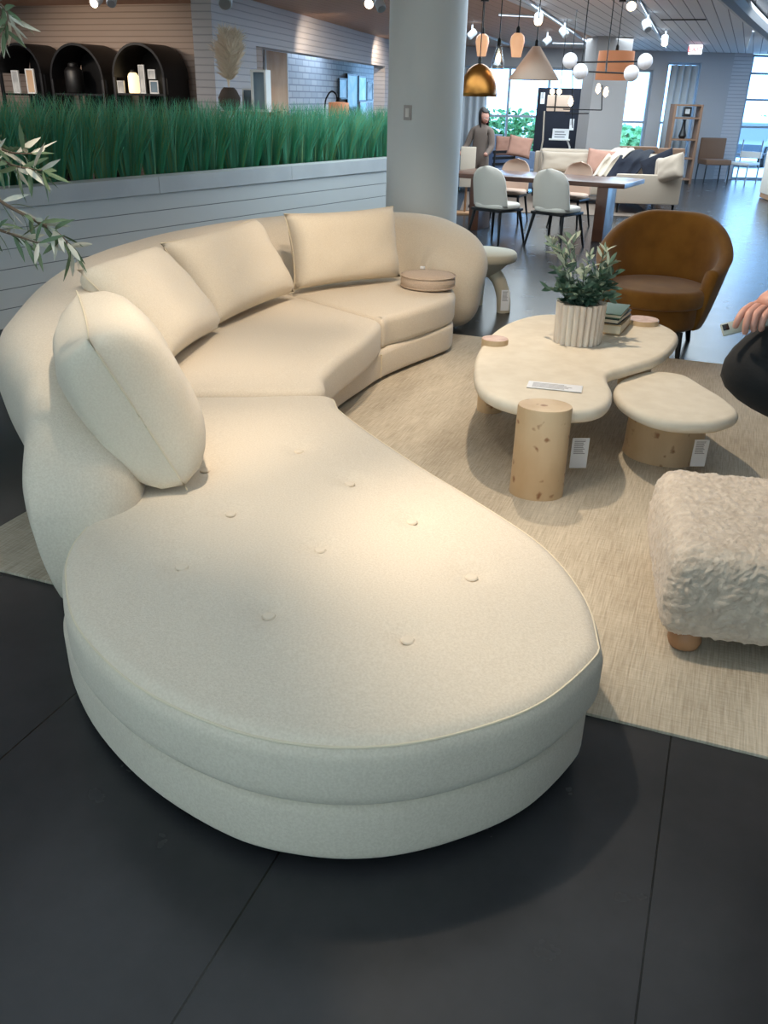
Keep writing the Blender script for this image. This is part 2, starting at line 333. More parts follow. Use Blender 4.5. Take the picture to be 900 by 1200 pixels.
def tag(o, label=None, cat=None, group=None, kind=None):
    if label: o['label'] = label
    if cat: o['category'] = cat
    if group: o['group'] = group
    if kind: o['kind'] = kind
    return o
def thing(name, label, cat, loc=(0, 0, 0), rz=0, group=None):
    o = bpy.data.objects.new(name, None); COL.objects.link(o); o.empty_display_size = .1
    o.location = loc; o.rotation_euler = (0, 0, rz); return tag(o, label, cat, group)
def struct(name, mb, mt, smooth=False): return tag(mb.build(name, mt, smooth=smooth), kind='structure')
def dup(root, loc, rz=None, label=None, group=None):
    r = root.copy(); COL.objects.link(r); r.location = loc
    if rz is not None: r.rotation_euler = (0, 0, rz)
    if label: r['label'] = label
    if group: r['group'] = group
    for ch in list(root.children):
        c = ch.copy(); COL.objects.link(c); c.parent = r
        for g in list(ch.children):
            d = g.copy(); COL.objects.link(d); d.parent = c
    return r

def catmull(pts, per=8, closed=False):
    P = [Vector(p) for p in pts]; n = len(P); out = []
    for i in range(n if closed else n-1):
        if closed: a, b, c, d = P[(i-1) % n], P[i], P[(i+1) % n], P[(i+2) % n]
        else: a, b, c, d = P[max(i-1, 0)], P[i], P[i+1], P[min(i+2, n-1)]
        for k in range(per):
            t = k/per
            out.append(.5*((2*b)+(c-a)*t+(2*a-5*b+4*c-d)*t*t+(3*b-a-3*c+d)*t**3))
    if not closed: out.append(P[-1])
    return out
def resample(pts, step):
    out = [pts[0]]; acc = 0
    P = pts+[pts[0]]
    for a, b in zip(P, P[1:]):
        L = (b-a).length
        if L < 1e-9: continue
        t = step-acc
        while t <= L: out.append(a+(b-a)*(t/L)); t += step
        acc = (acc+L) % step
    if (out[-1]-out[0]).length < step*.5: out.pop()
    return out
def area(P): return sum(P[i][0]*P[(i+1) % len(P)][1]-P[(i+1) % len(P)][0]*P[i][1] for i in range(len(P)))/2
def inside(P, x, y):
    c = False; j = len(P)-1
    for i in range(len(P)):
        if (P[i][1] > y) != (P[j][1] > y) and x < (P[j][0]-P[i][0])*(y-P[i][1])/(P[j][1]-P[i][1])+P[i][0]: c = not c
        j = i
    return c
def edge_dist(P, x, y):
    best = 1e9; q = Vector((x, y))
    for i in range(len(P)):
        a = P[i].to_2d(); b = P[(i+1) % len(P)].to_2d(); e = b-a
        t = max(0, min(1, (q-a).dot(e)/max(e.length_squared, 1e-12))); best = min(best, (q-a-e*t).length)
    return best
def inset(P, d):
    n = len(P); out = []
    for i in range(n):
        a, b, c = P[i-1], P[i], P[(i+1) % n]
        t = (c-a).to_2d().normalized(); out.append(Vector((b.x-t.y*d, b.y+t.x*d)))
    return out
def slab(mb, poly, z0, z1, r=.05, rb=.03, crown=.0, crown_w=.3, step=.03, grid=.05, dimples=(), dim=.02, dim_r=.07):
    """a soft slab over the plan outline POLY: rounded rims, gently crowned top, optional tuft dimples"""
    P = [Vector((p[0], p[1])) for p in poly]
    if area(P) < 0: P = P[::-1]
    P = resample(P, step); n = len(P); vs = []; fs = []
    rings = []
    for k in range(5):
        a = k/4*PI/2; rings.append((rb*(1-math.sin(a)), z0+rb*(1-math.cos(a))))
    for k in range(7):
        a = k/6*PI/2; rings.append((r*(1-math.cos(a)), z1-r*(1-math.sin(a))))
    top = None
    for d, z in rings:
        Q = inset(P, d); top = Q
        vs += [(q.x, q.y, z) for q in Q]
    for i in range(len(rings)-1):
        for j in range(n): fs.append((i*n+j, i*n+(j+1) % n, (i+1)*n+(j+1) % n, (i+1)*n+j))
    mb.add(vs, fs)
    def ht(x, y):
        z = z1
        if crown: 
            t = min(1, edge_dist(top, x, y)/crown_w); z += crown*t*(2-t)
        for dx, dy in dimples: z -= dim*math.exp(-((x-dx)**2+(y-dy)**2)/dim_r**2)
        return z
    pts = list(top); xs = [p.x for p in top]; ys = [p.y for p in top]
    y = min(ys)
    while y < max(ys):
        x = min(xs)
        while x < max(xs):
            if inside(top, x, y) and edge_dist(top, x, y) > grid*.6: pts.append(Vector((x+random.uniform(-.003, .003), y+random.uniform(-.003, .003))))
            x += grid
        y += grid
    cv, _, cf, *_ = delaunay_2d_cdt(pts, [], [list(range(n))], 1, 1e-6)
    mb.add([(p.x, p.y, ht(p.x, p.y)) for p in cv], cf)
    cv, _, cf, *_ = delaunay_2d_cdt(inset(P, rb), [], [list(range(n))], 1, 1e-6)
    mb.add([(p.x, p.y, z0) for p in cv], [f[::-1] for f in cf])
    return P
def weld(o, d=.0008):
    bm = bmesh.new(); bm.from_mesh(o.data); bmesh.ops.remove_doubles(bm, verts=bm.verts[:], dist=d); bmesh.ops.recalc_face_normals(bm, faces=bm.faces[:]); bm.to_mesh(o.data); bm.free(); return o

def pillow_mesh(w, h, t, n=22, wob=.012, seed=0):
    """a stuffed cushion in the local XZ plane, thickness along Y, ears at the corners"""
    mb = MB()
    def side(sg):
        def fn(u, v):
            a, b = 2*u-1, 2*v-1
            e = max(0, (1-a**4))*max(0, (1-b**4)); pin = 1-.07*(1-abs(a)**2)*abs(b)**3; pinv = 1-.07*(1-abs(b)**2)*abs(a)**3
            y = sg*(t/2)*(e**.42)
            wr = noise.noise(Vector((a*2.2+seed, b*2.2, sg*3+seed)))*wob*min(1, e*3)
            return (a*w/2*pinv, y+wr, b*h/2*pin)
        return fn
    mb.grid(side(1), n, n); mb.grid(side(-1), n, n); return mb
def pillow_edge(w, h):
    pts = []
    for k in range(4):
        for i in range(14):
            s = -1+2*i/14
            a, b = [(s, -1), (1, s), (-s, 1), (-1, -s)][k]
            pin = 1-.07*(1-abs(a)**2)*abs(b)**3; pinv = 1-.07*(1-abs(b)**2)*abs(a)**3
            pts.append((a*w/2*pinv, 0, b*h/2*pin))
    return pts
def pillow(name, label, cat, w, h, t, X, Z, centre, mt, group=None, seed=0, pip=True):
    """X: direction of the width, Z: direction of the height (made square to X)"""
    X = Vector(X).normalized(); Z = Vector(Z); Z = (Z-X*Z.dot(X)).normalized(); Y = Z.cross(X)
    o = weld(pillow_mesh(w, h, t, seed=seed).build(name, mt, ang=80))
    mw = Matrix((X, Y, Z)).transposed().to_4x4(); mw.translation = centre; o.matrix_world = mw
    tag(o, label, cat, group)
    if pip: MB().loop(pillow_edge(w*1.002, h*1.002), .0032).build('piping', M['piping'], o)
    return o

# ================================================================== SETTING
CZ = 2.8
fl = MB(); fl.box((-2, 9.6, -.05), (26, 31, .1)); struct('floor', fl, M['floor'])
# tan wall far at the back, the pale wall with a wide opening, the brick wall seen through it
tw = MB(); tw.box((-10.55, 11.75, 1.4), (8.3, .2, 2.8)); struct('wall_back', tw, M['tanwall'])
A, B = (-6.08, 10.04), (-7.62, 20.6)
def wall_seg(mb, p, q, z0, z1, th=.2, side=1):
    p = Vector((p[0], p[1], 0)); q = Vector((q[0], q[1], 0)); d = (q-p).normalized(); nn = Vector((-d.y, d.x, 0))*th*side
    mb.prism([p, q, q+nn, p+nn], z0, z1); return mb
o1 = unp(300, 53, A, B); o2 = unp(450, 78, A, B)
zh = (o1.z+o2.z)/2
rw = MB(); wall_seg(rw, A, o1, 0, CZ, .25); wall_seg(rw, (o1.x, o1.y), B, zh, CZ, .25); wall_seg(rw, (o2.x-.02, o2.y+.12), B, 0, zh, .25)
struct('wall_side', rw, M['palesiding'])
BA, BB = (-7.45, 11.95), (-9.4, 25.3)
bw = MB(); wall_seg(bw, BA, BB, 0, CZ, .2); struct('wall_brick', bw, M['brick'])
# far wall: posts and header between windows, all on one plan line
F0, F1 = (-5.37, 22.3), (-.6, 24.35)
fd = Vector((F1[0]-F0[0], F1[1]-F0[1], 0)).normalized(); fn = Vector((-fd.y, fd.x, 0))
def fpt(px, py=150): return unp(px, py, F0, F1)
def fs(px): 
    p = fpt(px); return (p-Vector((F0[0], F0[1], 0))).dot(fd)
def fxy(s): return (F0[0]+fd.x*s, F0[1]+fd.y*s)
zhead = unp(640, 79, F0, F1).z; zhead2 = unp(790, 73, F0, F1).z
fwall = MB()
sL = -2.4
def fseg(p0, p1, z0, z1): wall_seg(fwall, fxy(p0), fxy(p1), z0, z1, .25)
s_540, s_690, s_726, s_757, s_774, s_812, s_846 = [fs(x) for x in (542, 690, 726, 757, 772, 810, 846)]
fseg(sL, s_540, 0, CZ); fseg(s_540, s_690, zhead, CZ); fseg(s_690, s_726, 0, CZ); fseg(s_726, s_757, zhead, CZ); fseg(s_757, s_774, 0, CZ); fseg(s_774, s_812, zhead2, CZ); fseg(s_812, s_846, 0, CZ)
struct('wall_far', fwall, M['paint'])
s_872 = fs(868); s_end = s_846+7.0
rp_ = MB(); p0 = Vector((*fxy(s_846), 0)); rp_.prism([p0+fn*.05, p0+fd*(s_872-s_846)+fn*.05, p0+fd*(s_872-s_846)+fn*.3, p0+fn*.3], 0, CZ); struct('wall_siding', rp_, M['palesiding'])
def window(name, a, b, z0, z1, rails=(), posts=(), sill=.06):
    root = MB(); w = .05
    for s in [a+w/2, b-w/2]+list(posts): 
        p = Vector((*fxy(s), 0))+fn*.12; root.box((p.x, p.y, (z0+z1)/2), (w, .08, z1-z0), math.atan2(fd.y, fd.x))
    c = Vector((*fxy((a+b)/2), 0))+fn*.12
    for z in [z0+sill/2, z1-w/2]+list(rails): root.box((c.x, c.y, z), (b-a, .07, w), math.atan2(fd.y, fd.x))
    o = tag(root.build(name, M['frame'], smooth=False), kind='structure')
    g = MB(); g.box((c.x, c.y, (z0+z1)/2), (b-a-.02, .012, z1-z0), math.atan2(fd.y, fd.x)); g.build('pane', M['pane'], o, smooth=False)
    return o
def fz(px, py): return unp(px, py, F0, F1).z
window('window_1', s_540, s_690, .0, zhead, rails=(fz(640, 137),), posts=(fs(594), fs(640)))
window('window_2', s_726, s_757, .0, zhead, rails=(fz(740, 143),))
window('window_3', s_774, s_812, .0, zhead2, rails=(fz(790, 144),))
window('window_4', s_872, s_end, .0, CZ-.02, rails=[fz(885, y) for y in (86, 117, 149, 181)], posts=(s_872+1.5, s_872+3, s_872+4.5))
qa, qb = uny(689, 150, 18.3), uny(729, 150, 18.7); qd = (qb-qa).normalized(); qn = Vector((-qd.y, qd.x, 0))*.5
pq = MB(); pq.prism([qa, qb, qb+qn, qa+qn], 0, CZ); struct('column', pq, M['paint'])
# ceilings
c1 = MB(); c1.box((4.75, 9.6, CZ+.05), (15.5, 31, .1)); struct('ceiling', c1, M['ceilgrey'])
c2 = MB(); c2.box((-9, 9.6, CZ+.05), (12, 31, .1)); struct('ceiling_wood', c2, M['ceilwood'])
wb = MB(); wb.box((-10.25, -3.6, 1.4), (9.5, .2, 2.8)); wb.box((6.75, -3.6, 1.4), (8.5, .2, 2.8)); wb.box((-1.5, -3.6, .15), (8, .2, .3)); wb.box((-1.5, -3.6, 2.7), (8, .2, .2)); struct('wall_front', wb, M['paint'])
wf = MB()  # added window behind the camera, there to light the sofa front
for x_ in (-5.47, -3.5, -1.5, .5, 2.47): wf.box((x_, -3.6, 1.45), (.06, .1, 2.3))
for z_ in (.33, 2.57): wf.box((-1.5, -3.6, z_), (8, .1, .06))
wf = tag(wf.build('fill_window', M['frame'], smooth=False), kind='structure'); wg = MB(); wg.box((-1.5, -3.6, 1.45), (7.9, .012, 2.25)); wg.build('pane', M['fillpane'], wf, smooth=False)
wl = MB(); wl.box((-14.4, 4, 1.4), (.2, 15.6, 2.8)); struct('wall_left', wl, M['paint'])
wr = MB(); wr.box((8.0, 9.0, 1.4), (.2, 25, 2.8)); struct('wall_right', wr, M['paint'])
# white beam curving across the pale ceiling
bp_ = catmull([un(835, -18, 2.66), un(855, 0, 2.66), un(878, 22, 2.66), un(905, 45, 2.66), un(945, 78, 2.66)], 8)
bm_ = MB(); bm_.tube([(p.x, p.y, 2.7) for p in bp_], .1, 8); struct('beam', bm_, M['paint'])
# the planter wall behind the sofa
W0, W1 = (-5.98, 1.3), (-3.72, 12.2)
def wx(y): return W0[0]+(W1[0]-W0[0])*(y-W0[1])/(W1[1]-W0[1])
wd = Vector((W1[0]-W0[0], W1[1]-W0[1], 0)).normalized(); wn = Vector((-wd.y, wd.x, 0))
pw = MB(); wall_seg(pw, W0, W1, 0, .885, .08); wall_seg(pw, (W0[0]+wn.x*.62, W0[1]+wn.y*.62), (W1[0]+wn.x*.62, W1[1]+wn.y*.62), 0, .885, .08)
pw.box((W1[0]+wn.x*.35, W1[1]+wn.y*.35, .44), (.7, .08, .885), math.atan2(wn.y, wn.x))
struct('wall_planter', pw, M['shiplap'])
cp = MB()
L = (Vector(W1)-Vector(W0)).length; kk = 0
while kk*1.9 < L:
    a = Vector((*W0, 0))+wd*(kk*1.9)-wn*.02; b = Vector((*W0, 0))+wd*(min((kk+1)*1.9, L)-.005)-wn*.02
    wall_seg(cp, a, b, .89, 1.03, .2); kk += 1
a = Vector((*W0, 0))+wn*.52; b = Vector((*W1, 0))+wn*.52; wall_seg(cp, a, b, .886, .965, .2)
struct('trim_1', cp, M['cap'])
so = MB(); a = Vector((*W0, 0))+wn*.2+wd*.1; b = Vector((*W1, 0))+wn*.2-wd*.2; wall_seg(so, a, b, .86, .965, .3)
tag(so.build('planter_soil', M['soil']), kind='stuff')
# grass in the planter: nobody could count its blades
gr = MB()
t = .25
while t < L-.15:
    for row in (0, 1):
        base = Vector((*W0, .97))+wd*(t+random.uniform(-.05, .05)+row*.14)+wn*(.26+row*.18)
        hh = .74-.17*t/L
        for k in range(175 if t > 1.5 else 40):
            an = random.uniform(0, 2*PI); rr = .075*math.sqrt(random.random()); sp = random.uniform(0, .34)**1.1
            p = base+Vector((math.cos(an)*rr, math.sin(an)*rr, 0)); out = Vector((math.cos(an), math.sin(an), 0))
            hl = hh*random.uniform(.72, 1.1); w = random.uniform(.003, .0062); sd = Vector((-math.sin(an+1), math.cos(an+1), 0))
            gr.cur = 1 if random.random() < .22 else 0
            q = [p, p+out*sp*.25+Vector((0, 0, hl*.45)), p+out*sp*.62+Vector((0, 0, hl*.8)), p+out*sp+Vector((0, 0, hl))]
            vs = []
            for i, c in enumerate(q): 
                ww = w*(1, .9, .6, .1)[i]; vs += [c-sd*ww, c+sd*ww]
            gr.add(vs, [(0, 1, 3, 2), (2, 3, 5, 4), (4, 5, 7, 6)])
    t += .27
tag(gr.build('grass', [M['grass'], M['grassb']]), 'dense green ornamental grass growing along the top of the white planter wall', 'grass', kind='stuff')
# round white column with a switch plate
CX, CY, CR = -2.72, 8.05, .335
co = MB(); co.lathe([(CR, 0), (CR, 2.8)], (CX, CY, 0), 64); struct('column', co, M['columnpaint'], True)
sp_ = unp(478, 132, (CX-1, CY-CR), (CX+1, CY-CR))
tc_ = Vector((CX, CY, 0)); dv = Vector((sp_.x-CX, 0, 0)); ang = math.asin(max(-1, min(1, dv.x/CR))); nrm = Vector((math.sin(ang), -math.cos(ang), 0))
sw = thing('light_switch', 'small white switch plate on the round pale column', 'light switch', tc_+nrm*CR+Vector((0, 0, sp_.z)), ang)
MB().box((0, -.006, 0), (.075, .014, .118), r=.004).build('plate', M['paint'], sw); MB().box((0, -.016, 0), (.034, .01, .07), r=.003).build('rocker', M['white'], sw)
# rug
rg = MB(); rg.box(((-2.72+1.9)/2, (2.205+6.56)/2, .006), (4.62, 4.355, .012), R(.4), .003); tag(rg.build('rug', M['rug']), 'large woven beige rug under the curved sofa and the coffee tables', 'rug')
RZ = .012
# a darker rug under the distant sofa
rg = MB(); rg.box((-3.1, 16.6, .005), (3.2, 3.2, .01), R(14), .002); tag(rg.build('rug', mat('taupe_rug', (120, 104, 92), .95)), 'taupe rug on the floor under the distant sofa', 'rug')

# ================================================================== THE CURVED SOFA
sofa = thing('curved_sofa', 'large cream curved sectional sofa with a rounded chaise in the foreground', 'sofa', (-2.0, 3.8, 0))
chaise = [(-1.66, 3.61), (-1.52, 3.46), (-1.26, 3.225), (-.936, 2.96), (-.675, 2.764), (-.375, 2.515), (-.194, 2.25), (-.118, 2.03), (-.113, 1.93), (-.205, 1.69), (-.35, 1.515), (-.513, 1.392), (-.694, 1.325), (-.908, 1.312), (-1.186, 1.37), (-1.473, 1.52), (-1.668, 1.71), (-1.77, 1.85), (-1.83, 2.0), (-1.9, 2.3), (-2.1, 2.72), (-2.32, 3.05), (-2.5, 3.21), (-2.3, 3.3), (-2.0, 3.445)]
cpoly = [p.to_2d() for p in catmull([(*p, 0) for p in chaise], 6, True)]
bpx = [(240, 547), (350, 525), (270, 598), (410, 563), (483, 607), (213, 660), (375, 640), (315, 717), (553, 672), (478, 745)]
bpts = [un(x, y, .44) for x, y in bpx]
mb = MB(); P = slab(mb, cpoly, .208, .42, .06, .06, .02, .4, .03, .04, [(p.x, p.y) for p in bpts], .024, .042)
cu = weld(mb.build('seat_cushion', M['boucle'], sofa, world=True, ang=80))
for p in bpts:
    b = MB(); b.lathe([(.001, .42), (.018, .421), (.0198, .425), (.016, .429), (.001, .4305)], (p.x, p.y, 0), 16); b.build('button', M['button'], cu, world=True)
wl_ = MB(); wl_.loop([(q.x, q.y, .4) for q in inset(P, .0155)], .0036); wl_.build('piping', M['piping'], cu, world=True)
centre = [(-1.715, 3.64), (-1.8, 3.87), (-1.85, 4.19), (-1.875, 4.62), (-1.935, 5.0), (-1.99, 5.11), (-2.15, 5.2), (-2.34, 5.3), (-2.85, 5.56), (-3.1, 5.68), (-3.16, 5.2), (-3.1, 4.6), (-2.96, 4.1), (-2.75, 3.6), (-2.52, 3.24), (-2.3, 3.34), (-2.0, 3.48)]
ccp = [p.to_2d() for p in catmull([(*p, 0) for p in centre], 5, True)]
mb = MB(); P = slab(mb, ccp, .215, .425, .05, .04, .015, .3, .03, .06); cu = weld(mb.build('seat_cushion', M['boucle'], sofa, world=True, ang=80))
right = [(-2.0, 5.15), (-1.965, 5.25), (-1.9, 5.42), (-1.83, 5.68), (-1.775, 5.95), (-1.78, 6.12), (-1.86, 6.35), (-2.05, 6.65), (-2.5, 6.72), (-2.95, 6.3), (-3.1, 5.72), (-2.85, 5.585), (-2.34, 5.325)]
rcp = [p.to_2d() for p in catmull([(*p, 0) for p in right], 5, True)]
mb = MB(); P = slab(mb, rcp, .215, .42, .05, .04, .015, .3, .03, .06); cu = weld(mb.build('seat_cushion', M['boucle'], sofa, world=True, ang=80))
base = [(-1.76, 3.63), (-1.6, 3.5), (-1.3, 3.2), (-.97, 2.93), (-.7, 2.74), (-.41, 2.5), (-.225, 2.24), (-.14, 2.03), (-.138, 1.93), (-.225, 1.7), (-.365, 1.53), (-.52, 1.41), (-.694, 1.345), (-.9, 1.33), (-1.19, 1.4), (-1.48, 1.545), (-1.72, 1.74), (-1.82, 1.9), (-1.88, 2.1), (-2.1, 2.5), (-2.4, 2.98), (-2.75, 3.5), (-3.0, 4.1), (-3.15, 4.8), (-3.15, 5.5), (-2.95, 6.2), (-2.5, 6.65), (-2.1, 6.6), (-1.86, 6.3), (-1.765, 6.05), (-1.79, 5.85), (-1.87, 5.55), (-1.955, 5.15), (-1.97, 4.8), (-1.975, 4.45), (-1.935, 4.1), (-1.86, 3.8)]
bpoly = [p.to_2d() for p in catmull([(*p, 0) for p in base], 5, True)]
mb = MB(); slab(mb, bpoly, .03, .222, .042, .03, 0, .3, .03, .2); bs = weld(mb.build('base', M['boucle'], sofa, world=True, ang=80))
sm = MB(); q = Vector((-1.965, 5.1)); sm.tube([(q.x, q.y, .04), (q.x+.006, q.y+.0, .1), (q.x+.006, q.y, .2)], .006, 6); sm.build('seam', M['piping'], bs, world=True)
mb = MB(); Q = inset([Vector(p) for p in (bpoly if area(bpoly) > 0 else bpoly[::-1])], .06); mb.prism(Q, RZ+.0005, .035); mb.build('plinth', M['dark'], sofa, world=True)
# the rolled back sweeping round behind the seat, coming down to the floor at both ends
spine = catmull([(*p, 0) for p in [(-1.93, 1.97), (-2.07, 2.24), (-2.3, 2.62), (-2.62, 3.12), (-2.93, 3.62), (-3.22, 4.25), (-3.37, 4.95), (-3.35, 5.6), (-3.2, 6.2), (-2.88, 6.68), (-2.46, 6.93), (-2.15, 6.87), (-1.98, 6.7), (-1.92, 6.5)]], 12)
cum = [0]
for a, b in zip(spine, spine[1:]): cum.append(cum[-1]+(b-a).length)
TL = cum[-1]
def sp_at(s):
    s = max(0, min(TL, s)); i = 0
    while i < len(cum)-2 and cum[i+1] < s: i += 1
    t = (s-cum[i])/max(1e-9, cum[i+1]-cum[i]); return spine[i].lerp(spine[i+1], t)
ss = []
k = 0
NS = 150
for i in range(NS+1):
    u = i/NS; ss.append(TL*(u-.5*.85*math.sin(2*PI*u)/PI/1.0*.5) if False else TL*(.5-.5*math.cos(PI*u))*.35+TL*u*.65)
def ell(s, Lr): 
    t = min(1, max(0, s/Lr)); return math.sqrt(max(0, 1-(1-t)**2))
rings = []
ND = 36
for s in ss:
    c = sp_at(s); t = (sp_at(s+.01)-sp_at(s-.01)).normalized(); nn = Vector((-t.y, t.x, 0))     # to the left of travel = outward
    nn = -nn if nn.dot(Vector((-2.0, 4.4, 0))-c) > 0 else nn
    zm = .36
    et = min(ell(s+.02, 1.05), ell(TL-s+.01, .85)); eb = min(ell(s+.02, .2), ell(TL-s+.01, .28)); ew = min(ell(s+.03, .22), ell(TL-s+.01, .3))
    ztop = .49*et; zlow = .345*eb; lf_ = max(0, min(1, (4.2-s)/1.6)); tp_ = .15+.85*ew; gl = max(0, min(1, (s-.1)/1.22)); gl = gl*gl*(3-2*gl)
    w_o, w_f, w_i = ((.27+.10*lf_)*gl+.11*(1-gl))*tp_, ((.24-.1*lf_)*gl+.04*(1-gl))*tp_, .285*tp_
    ring = []
    for j in range(ND):
        a = 2*PI*j/ND; ca, sa = math.cos(a), math.sin(a)
        ex = 2/2.7
        zz = math.copysign(abs(sa)**ex, sa)*(ztop if sa > 0 else zlow); k_ = max(0, min(1, (zz+.345)/.5))
        w = (w_f+(w_o-w_f)*k_) if ca > 0 else w_i
        xx = w*math.copysign(abs(ca)**ex, ca); lean = .11*(.25+.75*gl)*(zz/.49) if zz > 0 else 0
        wr = .006*noise.noise(Vector((s*3, a*1.5, 0)))
        ring.append(c+nn*(xx+lean+wr)+Vector((0, 0, zm+zz)))
    rings.append(ring)
vs = [v for r_ in rings for v in r_]; fc = []
for i in range(len(rings)-1):
    for j in range(ND): fc.append((i*ND+j, i*ND+(j+1) % ND, (i+1)*ND+(j+1) % ND, (i+1)*ND+j))
fc.append(tuple(range(ND))); fc.append(tuple(NS*ND+j for j in range(ND)))
mb = MB(); mb.add(vs, fc); mb.build('backrest', M['boucle'], sofa, world=True, ang=80)

# pillows on the sofa
pg = 'cream pillows on the sofa'
ctr = lambda *ps: sum((Vector(p) for p in ps), Vector())/len(ps)
pillow('throw_pillow', 'plump cream pillow standing edge-on at the chaise end of the sofa, seam towards the viewer', 'pillow', .66, .62, .38, (-.67, .75, .03), (-.15, -.2, .52), (-1.93, 2.47, .745), M['linen'], pg, 1)
pillow('throw_pillow', 'cream square pillow half hidden behind the edge-on pillow', 'pillow', .93, .585, .27, (-.252, .967, -.041), (-.649, -.138, .748), (-2.752, 3.821, .712), M['linen'], pg, 2)
pillow('throw_pillow', 'cream pillow in the middle of the curved back, tilted against its neighbour', 'pillow', 1.05, .545, .26, (.021, 1, .02), (-.54, -.005, .842), (-2.866, 4.818, .71), M['linen'], pg, 3)
pillow('throw_pillow', 'cream pillow nearest the round oatmeal cushion on the sofa', 'pillow', .94, .52, .27, (.56, .829, .007), (-.181, .114, .977), (-2.60, 5.975, .712), M['linen'], pg, 4)
# round flat cushion at the end of the seat
rc = thing('round_cushion', 'flat round oatmeal cushion on the end seat of the sofa', 'cushion', (-2.02, 6.2, .437))
mb = MB(); mb.lathe([(.02, 0), (.19, 0), (.203, .012), (.205, .05), (.2, .082), (.19, .092), (.1, .1), (.01, .101)], n=40); mb.build('pad', M['pinkbeige'], rc, ang=70)
for z in (.012, .086): 
    mb = MB(); mb.loop([(.2035*math.cos(2*PI*k/40), .2035*math.sin(2*PI*k/40), z) for k in range(40)], .0045); mb.build('piping', M['pinkbeige'], rc)
mb = MB(); mb.box((-.1, .16, .105), (.035, .02, .018), r=.002); mb.build('tag', M['paper'], rc)

# ================================================================== COFFEE TABLES
top = [(555, 435), (560, 456), (580, 470), (612, 479), (665, 487), (705, 482), (718, 465), (712, 443), (740, 433), (775, 421), (794, 402), (790, 390), (760, 378), (720, 374), (640, 371), (600, 379), (575, 394), (560, 414)]
tp = [un(x, y, .40) for x, y in top]
ct = thing('coffee_table', 'long cream plaster coffee table with burl log legs poking through the top', 'coffee table', (-.75, 4.8, RZ))
mb = MB(); slab(mb, [p.to_2d() for p in catmull(tp, 6, True)], .355, .42, .032, .028, .004, .2, .03, .12); weld(mb.build('tabletop', M['plaster'], ct, world=True, ang=80))
def log(name, parent, c, rx, ry, z0, z1, rz=0, endmat='endgrain', flare=0):
    mb = MB(); Tm = Matrix.Translation((c[0], c[1], 0)) @ Matrix.Rotation(rz, 4, 'Z')
    mb.lathe([(1+flare, z0), (1+flare*.6, z0+.08), (1, z1-.006), (.985, z1)], (0, 0, 0), 36, rx, ry, Tm); o = mb.build(name, M['burl'], parent, world=True, ang=40)
    e = MB(); e.lathe([(.975, z1-.004), (.975, z1+.0015)], (0, 0, 0), 36, rx, ry, Tm); e.build('end_grain', M[endmat], o, world=True); return o
log('leg', ct, (-.637, 3.775), .125, .1, RZ, .452, R(12), 'burl', .03)
log('leg', ct, (-1.155, 4.86), .078, .075, RZ, .452, 0)
log('leg', ct, (-.405, 5.77), .103, .1, RZ, .452, 0)
st = thing('nesting_table', 'low cream plaster table on a wide burl drum beside the long table', 'side table', (-.1, 4.5, RZ))
tp = [un(x, y, .33) for x, y in [(719, 458), (727, 473), (750, 487), (780, 496), (815, 499), (845, 497), (866, 487), (852, 471), (826, 455), (800, 441), (760, 437), (730, 445)]]
mb = MB(); slab(mb, [p.to_2d() for p in catmull(tp, 6, True)], .282, .345, .032, .028, .004, .2, .03, .12); weld(mb.build('tabletop', M['plaster'], st, world=True, ang=80))
mb = MB(); Tm = Matrix.Translation((-.115, 4.56, 0)) @ Matrix.Rotation(R(6), 4, 'Z'); mb.lathe([(1.02, RZ), (1, .06), (.97, .284)], (0, 0, 0), 40, .205, .2, Tm); mb.build('drum_base', M['burl'], st, world=True)

def price_tag(label, c, w, h, X, Z, string=0):
    X = Vector(X).normalized(); Z = Vector(Z); Z = (Z-X*Z.dot(X)).normalized(); Y = Z.cross(X)
    mb = MB(); mb.box((0, 0, 0), (w, .002, h)); o = mb.build('price_tag', M['paper'], smooth=False)
    mw = Matrix((X, Y, Z)).transposed().to_4x4(); mw.translation = c; o.matrix_world = mw
    tag(o, label, 'price tag', 'white price tags')
    o.data.materials[0] = card_mat('printed_price_card', 0, 2, -w*.36, w*.36, -h*.05, h*.44, h*.05)
    if string: t_ = MB(); t_.tube([(0, 0, h/2-.01), (0, .0, h/2+string)], .003, 5); t_.build('hanging_cord', M['black'], o)
    return o
def hang(c, topz): pass
c0 = dep(679, 531, (un(668, 560, 0)-EYE).dot(fw)*.985)
price_tag('white price card hanging beside the front burl leg of the coffee table', c0, .085, .165, RX, (.06, -.05, 1))
c0 = un(821, 531, .1); price_tag('white price card hanging on the burl drum of the low table', dep(820, 531, (Vector((.075, 4.4, .12))-EYE).dot(fw)*.985), .075, .15, RX, (.1, -.05, 1))
tg = bpy.data.objects['price_tag']; 
mb = MB(); q = un(650, 454, .424)
sg = thing('table_sign', 'flat white printed card lying on the long coffee table top', 'card', (q.x, q.y, .4265), R(6))
mb.box((0, 0, .002), (.27, .11, .003), r=.001); mb.build('card', M['paper'], sg)
sg.children[0].data.materials[0] = card_mat('printed_sign_card', 0, 1, -.11, .1, -.04, .04, .016)
